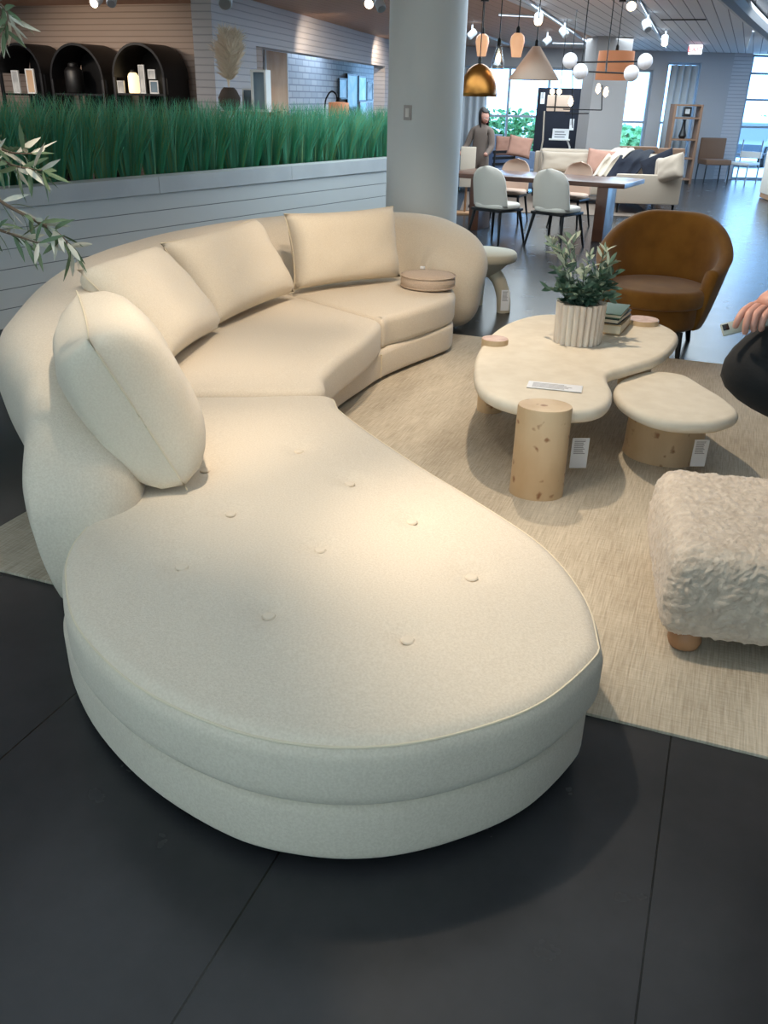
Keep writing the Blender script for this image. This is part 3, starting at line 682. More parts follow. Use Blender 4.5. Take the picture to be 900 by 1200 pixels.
# fluted vase with grey-green sprigs
vc = un(675, 402, .42)
vs_ = thing('fluted_planter', 'whitewashed fluted planter with grey-green sprigs on the coffee table', 'planter', (vc.x, vc.y+.02, .4255))
def flute(zr):
    return zr
mb = MB(); n = 22
def fl(u, v):
    a = 2*PI*u; k = abs(math.sin(a*n/2)); rr = .118+.022*(k**.6)*(1+.15*math.sin(a*5)); z = .235*v*(1+.012*math.sin(a*7)); rr *= (1+.04*v)
    return (rr*math.cos(a), rr*math.sin(a), z)
mb.grid(fl, n*8, 6, cu=True)
mb.lathe([(.01, .0), (.118, 0)], n=24, cap=False); mb.lathe([(.121, .236), (.108, .23), (.104, .19), (.01, .19)], n=40, cap=False)
mb.build('pot', M['vase'], vs_, ang=50)
mb = MB(); mb.lathe([(.104, .2), (.06, .21), (.01, .212)], n=24); mb.build('soil', M['soil'], vs_)
stem = MB(); lf = [MB(), MB(), MB()]
for k in range(34):
    an = random.uniform(0, 2*PI); sp = random.uniform(.02, .2)*(1 if k > 8 else 1.25); hgt = random.uniform(.06, .22) if k > 8 else random.uniform(.24, .36)
    p0 = Vector((math.cos(an)*.04, math.sin(an)*.04, .2)); p2 = p0+Vector((math.cos(an)*sp, math.sin(an)*sp*.8, hgt)); p1 = (p0+p2)/2+Vector((0, 0, .04))
    c = catmull([p0, p1, p2], 5); stem.tube(c, .0022, 5)
    for i, q in enumerate(c[1:]):
        for sgn in (-1, 1):
            d = (c[min(i+2, len(c)-1)]-c[i]).normalized(); sd = Vector((random.uniform(-1, 1), random.uniform(-1, 1), random.uniform(-.2, .6))).normalized()
            kk = (2 if random.random() < .45 else 0) if k > 8 else random.choice((0, 1, 1))
            lf[kk].leaf(q, d*.55+sd*.8, random.uniform(.045, .085), random.uniform(.016, .028))
stem.build('stem', M['sagedark'], vs_)
for i, nm in enumerate(('sage', 'sagepale', 'sagedark')): lf[i].build('foliage', M[nm], vs_, ang=180)
# books
bc = un(722, 385, .45)
def book(label, c, w, d, h, rz, cover, spine_=None):
    o = thing('book', label, 'book', c, rz, 'books on the coffee table')
    mb = MB(); mb.box((0, 0, .004), (w, d, .006), r=.0015); mb.box((0, 0, h-.004), (w, d, .006), r=.0015); mb.box((-w/2+.004, 0, h/2), (.007, d, h-.004), r=.002); mb.build('cover', M[cover], o)
    mb = MB(); mb.box((.003, 0, h/2), (w-.014, d-.012, h-.012)); mb.build('pages', M['pages'], o, smooth=False)
    return o
bb = un(715, 392, .42)
book('tan book at the bottom of the stack behind the fluted planter', (bb.x-.005, bb.y+.14, .4275), .16, .34, .062, R(-4), 'tanbook')
book('thin black book in the middle of the stack by the planter', (bb.x-.012, bb.y+.14, .490), .15, .33, .034, R(-7), 'blackbook')
book('green cloth book on top of the stack by the planter', (bb.x-.012, bb.y+.13, .5245), .15, .33, .03, R(-3), 'greenbook')

# ================================================================== SHEEPSKIN OTTOMAN
ot = thing('ottoman', 'curly cream sheepskin ottoman on round wooden feet', 'ottoman', (.475, 3.03, RZ), R(9))
bm = bmesh.new(); bmesh.ops.create_cube(bm, size=1); bmesh.ops.scale(bm, vec=(1.0, .72, .35), verts=bm.verts)
bmesh.ops.bevel(bm, geom=bm.edges[:], offset=.06, segments=3, profile=.5, affect='EDGES')
bmesh.ops.subdivide_edges(bm, edges=bm.edges[:], cuts=1, use_grid_fill=True)
bmesh.ops.translate(bm, verts=bm.verts, vec=(0, 0, .25))
me = bpy.data.meshes.new('body'); bm.to_mesh(me); bm.free()
o = bpy.data.objects.new('upholstered_body', me); COL.objects.link(o)
rm = o.modifiers.new('r', 'REMESH'); rm.mode = 'VOXEL'; rm.voxel_size = .006
dg = bpy.context.evaluated_depsgraph_get(); me2 = bpy.data.meshes.new_from_object(o.evaluated_get(dg)); o.modifiers.clear(); o.data = me2
for v in me2.vertices: v.co.z = v.co.z
bm = bmesh.new(); bm.from_mesh(me2); bmesh.ops.smooth_vert(bm, verts=bm.verts[:], factor=.5, use_axis_x=True, use_axis_y=True, use_axis_z=True); bm.normal_update()
for v in bm.verts:
    # belly of the sides, then curls of wool
    t = (v.co.z-.25)/.17; s = 1+.05*(1-t*t); v.co.x *= s; v.co.y *= s
    q = v.co*34; w = noise.noise(q*.3); q2 = q+Vector((math.sin(q.y*1.1+w*4), math.cos(q.z*1.2+w*3), math.sin(q.x*1.1+w*4)))*.8
    a = noise.voronoi(q2*1.15)[0][0]; b2 = noise.noise(q2*2.3)
    v.co += v.normal*(.011*(.45-a)+.0025*b2)
bm.to_mesh(me2); bm.free()
me2.materials.clear(); me2.materials.append(M['wool']); me2.polygons.foreach_set('use_smooth', [True]*len(me2.polygons)); o.parent = ot
for sx in (-1, 1):
    for sy in (-1, 1):
        mb = MB(); mb.lathe([(.03, 0), (.05, .012), (.058, .035), (.054, .06), (.045, .08), (.04, .09)], (sx*.41, sy*.27, 0), 20); mb.build('foot', M['footwood'], ot)

# ================================================================== VELVET ARMCHAIR
ac = thing('armchair', 'ochre velvet barrel armchair behind the coffee table', 'armchair', (-.42, 7.0, 0), R(-4))
def topz(f):     # f: angle from the middle of the back
    a = abs(f); return .92-.03*(a/1.2)**2 if a < .8 else .9-.28*(min(1, (a-.8)/1.05))**1.1 if a < 1.85 else .62
def shell(f, side, v):
    a = abs(f); R_t, R_b = .5, .37
    q_t = max(0, min(1, (a-.3)/1.75)); zt = .92-.33*(q_t*q_t*(3-2*q_t)); zb = .17
    z = zb+(zt-zb)*v
    rad = R_b+(R_t-R_b)*max(0, min(1, (z-zb)/.5))**.8
    if z > .62: rad += .03*(z-.62)/.3
    th = .1 if side else 0
    rad -= th
    x = rad*math.sin(f)*(1.0); y = rad*math.cos(f)*.92
    return x, y, z
def sect(u, v):   # u round the back, v round the section: outer up, rounded top, inner down
    f = (-1+2*u)*2.05
    if v < .42: return shell(f, 0, v/.42)
    if v < .58:
        k = (v-.42)/.16; a = shell(f, 0, 1); b = shell(f, 1, 1); mid = Vector(a).lerp(Vector(b), .5-.5*math.cos(PI*k)); return (mid.x, mid.y, mid.z+.035*math.sin(PI*k))
    return shell(f, 1, 1-(v-.58)/.42)
mb = MB(); NU, NV = 60, 34; mb.grid(sect, NU, NV)
mb.add([sect(0, j/(NV-1)) for j in range(NV)], [tuple(range(NV))]); mb.add([sect(1, j/(NV-1)) for j in range(NV)], [tuple(range(NV))])
weld(mb.build('barrel_back', M['velvet'], ac, ang=50))
seatp = [Vector((.385*math.sin(t)*(1 if True else 1), -.06-.40*math.cos(t))) for t in [2*PI*k/48 for k in range(48)]]
mb = MB(); slab(mb, seatp, .34, .475, .05, .03, .02, .2, .03, .08); weld(mb.build('seat_cushion', M['velvet'], ac, ang=80))
seatb = [Vector((.345*math.sin(t), -.06-.36*math.cos(t))) for t in [2*PI*k/48 for k in range(48)]]
mb = MB(); slab(mb, seatb, .165, .345, .015, .05, 0, .2, .03, .2); weld(mb.build('seat_base', M['velvet'], ac, ang=80))
for sx in (-1, 1):
    for sy in (-1, 1): mb = MB(); mb.tube([(sx*.25, -.06+sy*.25, .18), (sx*.27, -.06+sy*.3, 0)], [.026, .018], 10); mb.build('leg', M['black'], ac)

# ================================================================== SIDE TABLE behind the sofa arm
sd = thing('pedestal_table', 'cream resin pedestal table with arched legs beside the sofa arm', 'side table', (-1.95, 7.55, 0), R(25))
mb = MB(); mb.lathe([(.01, .43), (.26, .43), (.285, .445), (.29, .47), (.285, .5), (.27, .515), (.01, .517)], n=40); mb.build('tabletop', M['sidetable'], sd, ang=50)
mb = MB(); mb.lathe([(.08, .30), (.13, .33), (.2, .40), (.25, .435)], n=32); mb.build('neck', M['sidetable'], sd, ang=60)
for k in range(3):
    a = 2*PI*k/3-.5; d = Vector((math.cos(a), math.sin(a), 0))
    mb = MB(); mb.tube(catmull([d*.05+Vector((0, 0, .36)), d*.14+Vector((0, 0, .29)), d*.2+Vector((0, 0, .15)), d*.215], 6), .062, 12); mb.build('leg', M['sidetable'], sd)
lp = dep(592, 352, (Vector((-1.75, 7.15, .2))-EYE).dot(fw)*.98); price_tag('white price card hanging from the cream pedestal table', lp, .07, .17, RX, (.02, 0, 1))

# ================================================================== DINING AREA
DT = R(0)
a, b, c, d = un(542, 207, .75), un(736, 219, .75), un(752, 207, .75), un(548, 194, .75)
ctb = (a+b+c+d)/4; X = ((b-a)+(c-d)).normalized(); rz = math.atan2(X.y, X.x); Wd = ((b-a).length+(c-d).length)/2+.1; Dp = 1.05
dt = thing('dining_table', 'long dark walnut dining table with ivory chairs around it', 'dining table', (ctb.x-.05, ctb.y, 0), rz)
mb = MB(); mb.box((0, 0, .72), (Wd, Dp, .06), r=.006); mb.build('tabletop', M['walnut'], dt)
for px, py in ((545, 272), (695, 285)):
    q = un(px, py, 0); lx = (Matrix.Rotation(-rz, 4, 'Z') @ (q-dt.location)).x
    ly = (Matrix.Rotation(-rz, 4, 'Z') @ (q-dt.location)).y; ly = max(-.3, min(.3, ly))
    mb = MB(); mb.box((lx, ly, .345), (.15, .42, .69), r=.005); mb.build('leg', M['walnut'], dt)
def make_dining(label, shellmat):
    t = thing('dining_chair', label, 'chair', (0, 0, 0), 0, 'chairs around the walnut table')
    def bk(sg):
        def fn(u, v):
            a = (2*u-1); z = .44+.46*v; w = (.235-.02*v)*(1 if v < .55 else max(.0, 1-((v-.55)/.45)**2.6)**.5*1.0)
            w = max(w, .004); y = -.2-.06*v+.09*(a*a)*(1-.35*v)+(.022 if sg else 0)
            return (a*w, y, z)
        return fn
    mb = MB(); mb.grid(bk(0), 15, 18); mb.grid(bk(1), 15, 18)
    for u in (0, 1): mb.grid(lambda p, q, u=u: Vector(bk(0)(u, p)).lerp(Vector(bk(1)(u, p)), q), 18, 2)
    mb.grid(lambda p, q: Vector(bk(0)(p, 0)).lerp(Vector(bk(1)(p, 0)), q), 15, 2)
    weld(mb.build('backrest', M[shellmat], t, ang=60))
    sp = [Vector((.235*math.copysign(abs(math.cos(k))**.7, math.cos(k)), .03+.235*math.copysign(abs(math.sin(k))**.7, math.sin(k)))) for k in [2*PI*i/40 for i in range(40)]]
    mb = MB(); slab(mb, sp, .415, .475, .03, .015, .01, .1, .03, .1); weld(mb.build('seat', M[shellmat], t, ang=70))
    mb = MB(); mb.box((0, .03, .397), (.43, .43, .035), r=.012); mb.build('seat_frame', M['black'], t)
    for sx in (-1, 1):
        for sy in (-1, 1): mb = MB(); mb.tube([(sx*.18, .03+sy*.18, .4), (sx*.235, .03+sy*.25, 0)], [.02, .013], 8); mb.build('leg', M['black'], t)
    return t
ch = make_dining('ivory dining chair nearest the round column, seen from behind', 'chairwhite')
q1 = (un(552, 280, 0)+un(590, 290, 0))/2; q2 = (un(622, 285, 0)+un(655, 295, 0))/2
ch.location = (q1.x+.06, q1.y+.1, 0); ch.rotation_euler = (0, 0, rz-R(16)); ch.scale = (1.16, 1.1, 1.06)
dup(ch, (q2.x+.08, q2.y+.1, 0), rz-R(14), 'ivory dining chair near the walnut table leg, seen from behind')
pc = make_dining('peach dining chair across the table behind the chair nearest the column', 'peach')
w1 = un(597, 192, .86); pc.location = (w1.x-.05, w1.y+.45, 0); pc.rotation_euler = (0, 0, rz+PI+R(4))
w1 = un(668, 196, .86); dup(pc, (w1.x, w1.y+.45, 0), rz+PI-R(4), 'peach dining chair across the table behind the chair by the table leg')

# ================================================================== DISTANT SOFA GROUP
fsx = thing('sectional_sofa', 'oat coloured sectional sofa with a track arm beyond the dining table', 'sofa', (-2.51, 17.2, .0115), R(14))
mb = MB(); mb.box((.12, 0, .27), (2.26, 1.0, .2), r=.03); mb.box((.78, -1.07, .27), (.96, 1.1, .2), r=.03); mb.build('base', M['sofagrey'], fsx)
mb = MB(); mb.box((.78, -1.65, .39), (1.06, .14, .46), r=.03); mb.build('arm', M['sofagrey'], fsx)
mb = MB(); mb.box((.1, .45, .5), (2.3, .2, .66), r=.04); mb.build('backrest', M['sofagrey'], fsx)
mb = MB(); mb.box((1.22, -.6, .48), (.2, 2.1, .64), r=.04); mb.build('backrest', M['sofagrey'], fsx)
for x, y, w_, d_ in ((-.52, -.08, .9, .86), (.4, -.08, .9, .86), (.66, -1.05, .86, 1.0)): mb = MB(); mb.box((x, y, .43), (w_, d_, .15), r=.04, seg=3); mb.build('seat_cushion', M['sofagrey'], fsx)
for x in (-.52, .42): mb = MB(); mb.box((x, .25, .68), (.9, .22, .42), r=.07, seg=3); mb.build('back_cushion', M['sofagrey'], fsx)
mb = MB(); mb.box((1.03, -.9, .66), (.22, 1.1, .4), r=.07, seg=3); mb.build('back_cushion', M['sofagrey'], fsx)
for x, y in ((.33, -1.6), (1.24, -1.6), (-.95, -.42), (-.95, .42), (1.24, .42)): mb = MB(); mb.tube([(x, y, .18), (x*1.01, y, .0)], [.025, .018], 8); mb.build('leg', M['black'], fsx)
def scat(name, label, px, py, z, w, h, t, tilt, mt, Y=None, cat='pillow', group=None, seed=0, rzz=0):
    q = uny(px, py, Y); X = Vector((math.cos(R(14)+rzz), math.sin(R(14)+rzz), 0)) @ Matrix.Identity(3) if False else Vector((math.cos(R(14)+rzz), math.sin(R(14)+rzz), 0))
    Z = Vector((0, .25, 1))+X*tilt
    return pillow(name, label, cat, w, h, t, X+Vector((0, 0, -tilt)), Z, q, M[mt], group, seed, pip=False)
gp = 'pillows on the distant sofa'
scat('throw_pillow', 'oat lumbar pillow at the dark panel end of the distant sofa', 664, 190, 0, .95, .36, .2, 0, 'sofagrey', 16.95, group=gp, seed=5)
scat('throw_pillow', 'dusty pink pillow beside the throws on the distant sofa', 703, 191, 0, .5, .46, .2, .1, 'pinkcloth', 16.95, group=gp, seed=6)
scat('throw_pillow', 'dark navy pillow against the arm end of the distant sofa', 771, 195, 0, .6, .42, .18, -.45, 'navycloth', 16.3, group=gp, seed=7, rzz=-.5)
scat('throw_pillow', 'oat pillow leaning on the arm of the distant sofa', 786, 197, 0, .5, .4, .22, -.3, 'sofagrey', 15.75, group=gp, seed=8, rzz=-.9)
def throw(name, label, pts, w, mt, Y):
    P = catmull([uny(x, y, yy) for x, y, yy in pts], 6); mb = MB()
    side = Vector((math.cos(R(14)), math.sin(R(14)), 0))
    mb.grid(lambda u, v: P[min(len(P)-1, int(u*(len(P)-1)+.5))]+side*(w*(v-.5))+Vector((0, -.03*math.sin(v*14), .02*math.sin(v*17+u*4))), len(P), 16)
    o = mb.build(name, M[mt], ang=180); s = o.modifiers.new('thick', 'SOLIDIFY'); s.thickness = .02; return tag(o, label, 'throw')
throw('throw_blanket', 'cream throw draped over the back of the distant sofa', [(735, 174, 17.6), (730, 175, 17.3), (722, 182, 16.95), (712, 194, 16.85), (704, 206, 16.7)], .3, 'creamthrow', 16)
throw('throw_blanket', 'dark navy throw draped next to the cream throw', [(752, 176, 17.6), (746, 178, 17.35), (742, 186, 16.95), (734, 197, 16.8), (726, 208, 16.6)], .5, 'navycloth', 16)
def club(label, px, py, w, h, mt='brownchair', rz=0, Y=19):
    q = uny(px, py, Y); t = thing('lounge_chair', label, 'chair', (q.x, q.y, 0), rz, 'brown chairs by the windows')
    mb = MB(); mb.box((0, .3, h*.6), (w, .12, h*.8), r=.04); mb.build('backrest', M[mt], t)
    mb = MB(); mb.box((0, 0, .4), (w, .6, .16), r=.04); mb.build('seat', M[mt], t)
    for sx in (-1, 1):
        mb = MB(); mb.box((sx*w*.47, .02, .5), (.07, .6, .3), r=.02); mb.build('arm', M[mt], t)
        for sy in (-1, 1): mb = MB(); mb.tube([(sx*w*.4, sy*.24, .33), (sx*w*.42, sy*.27, 0)], [.02, .015], 8); mb.build('leg', M['black'], t)
    return t
club('brown lounge chair by the windows behind the navy throw', 742, 180, .8, .92, rz=R(-160), Y=19.3)
club('tan lounge chair in front of the curtain', 777, 185, .7, .86, 'brownchair', R(-160), 20.4)
# chair by the glass wall
q = un(836, 212, 0); wc = thing('side_chair', 'brown upholstered side chair by the glass wall', 'chair', (q.x-.05, q.y-.3, 0), R(-155))
mb = MB(); mb.box((0, -.25, .72), (.62, .08, .5), r=.02); mb.build('backrest', M['brownchair'], wc)
mb = MB(); mb.box((0, 0, .45), (.62, .56, .12), r=.03); mb.build('seat', M['brownchair'], wc)
for sx in (-1, 1):
    for sy in (-1, 1): mb = MB(); mb.tube([(sx*.28, sy*.25, .42), (sx*.29, sy*.26, 0)], .018, 6); mb.build('leg', M['black'], wc)
wc2 = thing('side_chair', 'pale framed chair beside the brown chair against the glass', 'chair', (q.x+.62, q.y-.1, 0), R(150))
mb = MB(); mb.box((0, -.25, .62), (.55, .04, .14), r=.01); mb.build('backrest', M['white'], wc2); mb = MB(); mb.box((0, 0, .43), (.55, .5, .06), r=.015); mb.build('seat', M['white'], wc2)
for sx in (-1, 1):
    for sy in (-1, 1): mb = MB(); mb.tube([(sx*.25, sy*.24, .95 if sy < 0 else .42), (sx*.26, sy*.25, 0)], .016, 6); mb.build('leg', M['frame'], wc2)
# cream furniture cut off by the right edge
q = un(893, 236, 0); cb = thing('cabinet', 'pale cabinet with a wooden base cut by the right edge', 'cabinet', (q.x+.62, q.y+.5, 0), R(15))
mb = MB(); mb.box((0, 0, .5), (1.2, .9, .8), r=.03); mb.build('body', M['chairwhite'], cb); mb = MB(); mb.box((0, 0, .06), (1.16, .86, .1), r=.01); mb.build('plinth', M['footwood'], cb)
mb = MB(); mb.box((-.2, 0, .915), (.7, .8, .03), r=.01); mb.build('counter_top', M['brownchair'], cb)
# bookcase against the curtain
a = uny(797, 122, 22.6); bk = thing('bookcase', 'wooden ladder bookcase with dark decor before the curtain', 'bookcase', (a.x+.16, 22.55, 0), R(20))
zt = a.z
for sx in (-1, 1): mb = MB(); mb.box((sx*.3, 0, zt/2), (.05, .35, zt), r=.004); mb.build('side_panel', M['brownchair'], bk)
for z in (.1, .55, .95, 1.4, zt-.02): mb = MB(); mb.box((0, 0, z), (.6, .34, .035), r=.003); mb.build('shelf', M['brownchair'], bk)
v1 = thing('vase', 'tall black sculpture on the ladder bookcase', 'ornament', bk.location+Vector((.0, -.05, .97)), 0)
mb = MB(); mb.lathe([(.06, 0), (.09, .06), (.05, .2), (.03, .36), (.045, .4)], n=16); mb.build('body', M['black'], v1)
v2 = thing('picture_box', 'small black box on the upper shelf of the bookcase', 'ornament', bk.location+Vector((.02, -.05, 1.42)), R(20)); mb = MB(); mb.box((0, 0, .11), (.18, .1, .2), r=.005); mb.build('frame', M['black'], v2); mb = MB(); mb.box((0, -.051, .12), (.1, .004, .1)); mb.build('picture', M['artgrey'], v2)
# curtain
def curtain(label, s0, s1, z1, off=-.08):
    mb = MB(); mb.grid(lambda u, v: Vector((*fxy(s0+(s1-s0)*u), 0))+fn*(off+.05*math.sin(u*(s1-s0)*38))+Vector((0, 0, .02+(z1-.02)*v)), max(24, int((s1-s0)*40)), 2)
    o = mb.build('curtain', M['curtain'], ang=180); o.modifiers.new('thick', 'SOLIDIFY').thickness = .006; return tag(o, label, 'curtain')
curtain('pale sheer curtain hanging behind the ladder bookcase', s_774+.05, s_812-.05, zhead2-.06)
curtain('pale curtain hanging beside the brass dome lamp window', s_540-.5, fs(568), zhead-.05)
# dark navy display panel behind the sofa with cream edge
pa, pb_ = uny(622, 190, 19.0), uny(690, 190, 19.3)
np_ = thing('textile_display', 'large dark navy textile panel standing behind the distant sofa', 'display panel', ((pa.x+pb_.x)/2, 19.15, 0), math.atan2(.3, pb_.x-pa.x))
pt = uny(650, 103, 19.1).z; pwid = (pb_.x-pa.x)
mb = MB(); mb.box((0, 0, pt/2+.05), (pwid, .05, pt-.1), r=.01); mb.build('panel', M['navy'], np_)
mb = MB(); mb.tube([(-pwid*.36, -.04, pt*.78), (-pwid*.34, -.045, pt*.5), (-pwid*.38, -.045, pt*.25), (-pwid*.36, -.04, .3), (pwid*.36, -.04, .32), (pwid*.4, -.04, .6), (pwid*.33, -.04, pt*.5)], .018, 6); mb.build('cream_edging', M['creamthrow'], np_)
mb = MB(); mb.box((0, 0, .03), (pwid*.9, .5, .06), r=.01); mb.build('foot', M['black'], np_)
# grey seat, cushions and black chair near the big window
gb = un(590, 200, .0)
q = uny(592, 190, 18.0); gs = thing('lounge_sofa', 'grey blue sofa in front of the big window', 'sofa', (q.x-.35, 18.45, 0), R(14))
mb = MB(); mb.box((0, 0, .25), (1.7, .85, .34), r=.04); mb.build('seat', M['bluecushion'], gs); mb = MB(); mb.box((-.8, -.05, .4), (.25, .95, .62), r=.03); mb.build('arm', M['greybox'], gs); mb = MB(); mb.box((0, .38, .5), (1.7, .2, .5), r=.05); mb.build('backrest', M['bluecushion'], gs)
for sx in (-1, 1): mb = MB(); mb.box((sx*.7, 0, .05), (.08, .7, .1)); mb.build('foot', M['black'], gs)
scat('throw_pillow', 'pale blue pillow on the sofa by the big window', 575, 168, 0, .42, .4, .16, .1, 'bluecushion', 18.3, group='pillows by the big window', seed=11)
scat('throw_pillow', 'blush pillow on the sofa by the big window', 592, 171, 0, .4, .38, .16, 0, 'pinkcloth', 18.3, group='pillows by the big window', seed=12)
q = uny(604, 180, 17.6); bc_ = thing('accent_chair', 'black slatted chair by the big window', 'chair', (q.x, 17.6, .0105), R(60))
mb = MB(); mb.box((0, 0, .42), (.6, .6, .05), r=.01); mb.build('seat', M['black'], bc_)
mb = MB()
for z in (.55, .66, .77): mb.box((0, .3, z), (.6, .025, .05))
mb.build('backrest', M['black'], bc_, smooth=False)
for sx in (-1, 1):
    for sy in (-1, 1): mb = MB(); mb.tube([(sx*.28, sy*.28, .8 if sy > 0 else .6), (sx*.28, sy*.28, 0)], .02, 6); mb.build('leg', M['black'], bc_)
scat('throw_pillow', 'rose pillow standing on the black slatted chair', 609, 172, 0, .46, .38, .16, .15, 'pinkcloth', 17.55, group='pillows by the big window', seed=13)
# small cream easel sign by the column
q = uny(549, 180, 14.2); es = thing('sign_board', 'cream sign board leaning near the end of the walnut table', 'sign', (q.x, 14.2, 0), R(20))
mb = MB(); mb.box((0, 0, .72), (.24, .03, .6), r=.01); mb.build('board', M['creamthrow'], es); mb = MB(); mb.tube([(0, .05, .45), (0, .12, 0)], .02, 6); mb.build('post', M['footwood'], es); mb = MB(); mb.box((0, .08, .015), (.34, .34, .03), r=.005); mb.build('foot', M['footwood'], es)

# ================================================================== PENDANTS, all hung from the ceiling
def cord(parent, x, y, z0): 
    mb = MB(); mb.tube([(x, y, z0), (x, y, CZ-.01)], .006, 6); mb.build('cord', M['black'], parent, world=True); mb = MB(); mb.lathe([(.05, CZ-.02), (.05, CZ)], (x, y, 0), 16); mb.build('canopy', M['black'], parent, world=True)
def pend(name, label, px, py, Y, prof, mt, bulb=None, group=None, clear=False):
    c = uny(px, py, Y); t = thing(name, label, 'lamp', (c.x, c.y, c.z), 0, group)
    mb = MB(); mb.lathe(prof, n=28, cap=False); o = mb.build('lamp_shade', M[mt], t, ang=60); o.modifiers.new('thick', 'SOLIDIFY').thickness = .004
    zt = max(z for r, z in prof); mb = MB(); mb.lathe([(.022, zt-.01), (.022, zt+.05), (.01, zt+.07)], n=12); mb.build('socket', M['black'], t)
    cord(t, c.x, c.y, c.z+zt+.06)
    if bulb: mb = MB(); mb.lathe([(.005, bulb-.05), (.03, bulb-.02), (.03, bulb+.02), (.012, bulb+.06)], n=12); mb.build('bulb', M['lampon'], t)
    return t
Yp = 11.0
pp = (Yp/ray(600, 80).y)/F*.98     # metres per pixel there
k = pp
am = [(.045*10*k*1.0, -12.5*k), (8.6*k, 5*k), (7.2*k, 10*k), (4*k, 12.5*k)]
am = [(5.4*k, -12.5*k), (8.6*k, 4*k), (7.4*k, 9.5*k), (4*k, 12.5*k)]
pend('pendant_lamp', 'amber glass pendant above the brass dome lamp', 565, 53, Yp+.7, am, 'amber', group='amber glass pendants')
pend('pendant_lamp', 'amber glass pendant beside the white cone lamp', 606, 53, Yp, am, 'amber', group='amber glass pendants')
pend('pendant_lamp', 'clear glass pendant with a bright bulb between the amber pendants', 584, 67, Yp, [(8*k, -13*k), (7.8*k, -8*k), (5*k, 4*k), (2.5*k, 13*k)], 'clear', -2*k)
pend('pendant_lamp', 'large antique brass dome pendant by the round column', 561, 96, Yp, [(23*k*math.cos(a), -16*k+36*k*math.sin(a)) for a in [i*PI/2/12*.97 for i in range(13)]], 'brass', 0)
pend('pendant_lamp', 'wide pale linen cone pendant over the dining table', 627, 74, Yp+.3, [(31*k, -18*k), (4.5*k, 18*k)], 'linenshade', -4*k)
pend('pendant_lamp', 'peach drum shade pendant against the square pillar', 721, 77, Yp+1.0, [(23*k, -16*k), (22*k, 16*k), (2*k, 16.5*k)], 'peachshade', -4*k)
# globe chandelier
cc = uny(710, 79, Yp-.6); kc = k*.94
gc = thing('globe_chandelier', 'black rod chandelier with opal globe lamps over the dining table', 'lamp', cc)
def at2(px, py, dy=0): q = uny(px, py, Yp-.6+dy); return q-cc
for (p, q) in (((676, 73), (748, 72)), ((690, 84), (734, 86))):
    mb = MB(); mb.tube([at2(*p, -.15 if p[1] > 80 else .15), at2(*q, -.15 if p[1] > 80 else .15)], .008, 8); mb.build('rod', M['blackmetal'], gc)
mb = MB(); mb.tube([at2(711, 72, .15), at2(710, 85, -.15)], .01, 8); mb.build('joint', M['blackmetal'], gc)
for (px, py, dy) in ((668, 71, .15), (680, 84, -.15), (740, 86, -.15), (756, 72, .15)):
    q = at2(px, py, dy); g = MB(); g.lathe([(max(.002, 8.6*kc*math.sin(i*PI/14)), -8.6*kc*math.cos(i*PI/14)) for i in range(15)], q, 24); g.build('globe', M['globe'], gc, ang=80)
for px in (682, 711):
    q = at2(px, 72, .15); mb = MB(); mb.tube([q, (q.x, q.y, CZ-cc.z-.01)], .006, 6); mb.build('cord', M['black'], gc)
# candle-bulb chandelier and boxy linen pendant hanging further back
cc2 = uny(700, 118, 13.0); bc2 = thing('arm_chandelier', 'thin black angled chandelier with small bright bulbs', 'lamp', cc2)
q_ = lambda px, py: uny(px, py, 13.0)-cc2
for a_, b_ in (((706, 100), (705, 129)), ((660, 128), (705, 129)), ((671, 60), (671, 150)), ((662, 133), (690, 133))):
    mb = MB(); mb.tube([q_(*a_), q_(*b_)], .008, 6); mb.build('arm', M['blackmetal'], bc2)
for px, py in ((701, 104), (710, 108), (669, 119)):
    mb = MB(); mb.lathe([(.004, -.06), (.03, -.03), (.032, .01), (.012, .06)], q_(px, py), 12); mb.build('bulb', M['lampon'], bc2)
mb = MB(); q = q_(671, 62); mb.tube([q, (q.x, q.y, CZ-cc2.z-.01)], .006, 6); mb.build('cord', M['black'], bc2)
cc3 = uny(655, 121, 14.5); k3 = (14.5/ray(655, 121).y)/F
bl = thing('box_pendant', 'boxy beige linen pendant with black bands before the navy panel', 'lamp', cc3, R(10))
mb = MB(); mb.box((0, 0, 0), (27*k3, .32, 17*k3), r=.01); mb.build('lamp_shade', M['linenshade'], bl)
mb = MB(); mb.box((0, 0, -4*k3), (27.6*k3, .33, .02)); mb.box((-4*k3, 0, 0), (.02, .33, 17.6*k3)); mb.build('band', M['blackmetal'], bl)
for dx in (-9, -1): mb = MB(); mb.lathe([(.004, 9*k3), (.035, 11*k3), (.03, 14*k3), (.01, 15*k3)], (dx*k3, 0, 0), 12); mb.build('bulb', M['lampon'], bl)
mb = MB(); mb.tube([(0, 0, 8*k3), (0, 0, CZ-cc3.z-.01)], .006, 6); mb.build('cord', M['black'], bl)
for (px, py, w, h, lab) in ((636, 115, 5, 12, 'white price card hanging at the corner of the boxy linen pendant'), (670, 146, 5, 12, 'white price card hanging under the boxy linen pendant')):
    price_tag(lab, uny(px, py, 14.3), w*k3, h*k3, RX, (0, 0, 1), .2 if py > 130 else .05)
sh = uny(656, 157, 18.6); ks = (18.6/ray(656, 157).y)/F
dl = thing('wall_shelf', 'small white shelf with printed cards on the navy panel', 'shelf', sh, R(12))
mb = MB(); mb.box((0, 0, -6*ks), (24*ks, .2, .025), r=.003); mb.build('shelf_board', M['white'], dl); mb = MB(); mb.box((1*ks, .02, 0), (19*ks, .02, 11*ks)); mb.build('printed_card', card_mat('printed_shelf_card', 0, 2, -6*ks, 8*ks, -4*ks, 4*ks, 2.6*ks), dl)
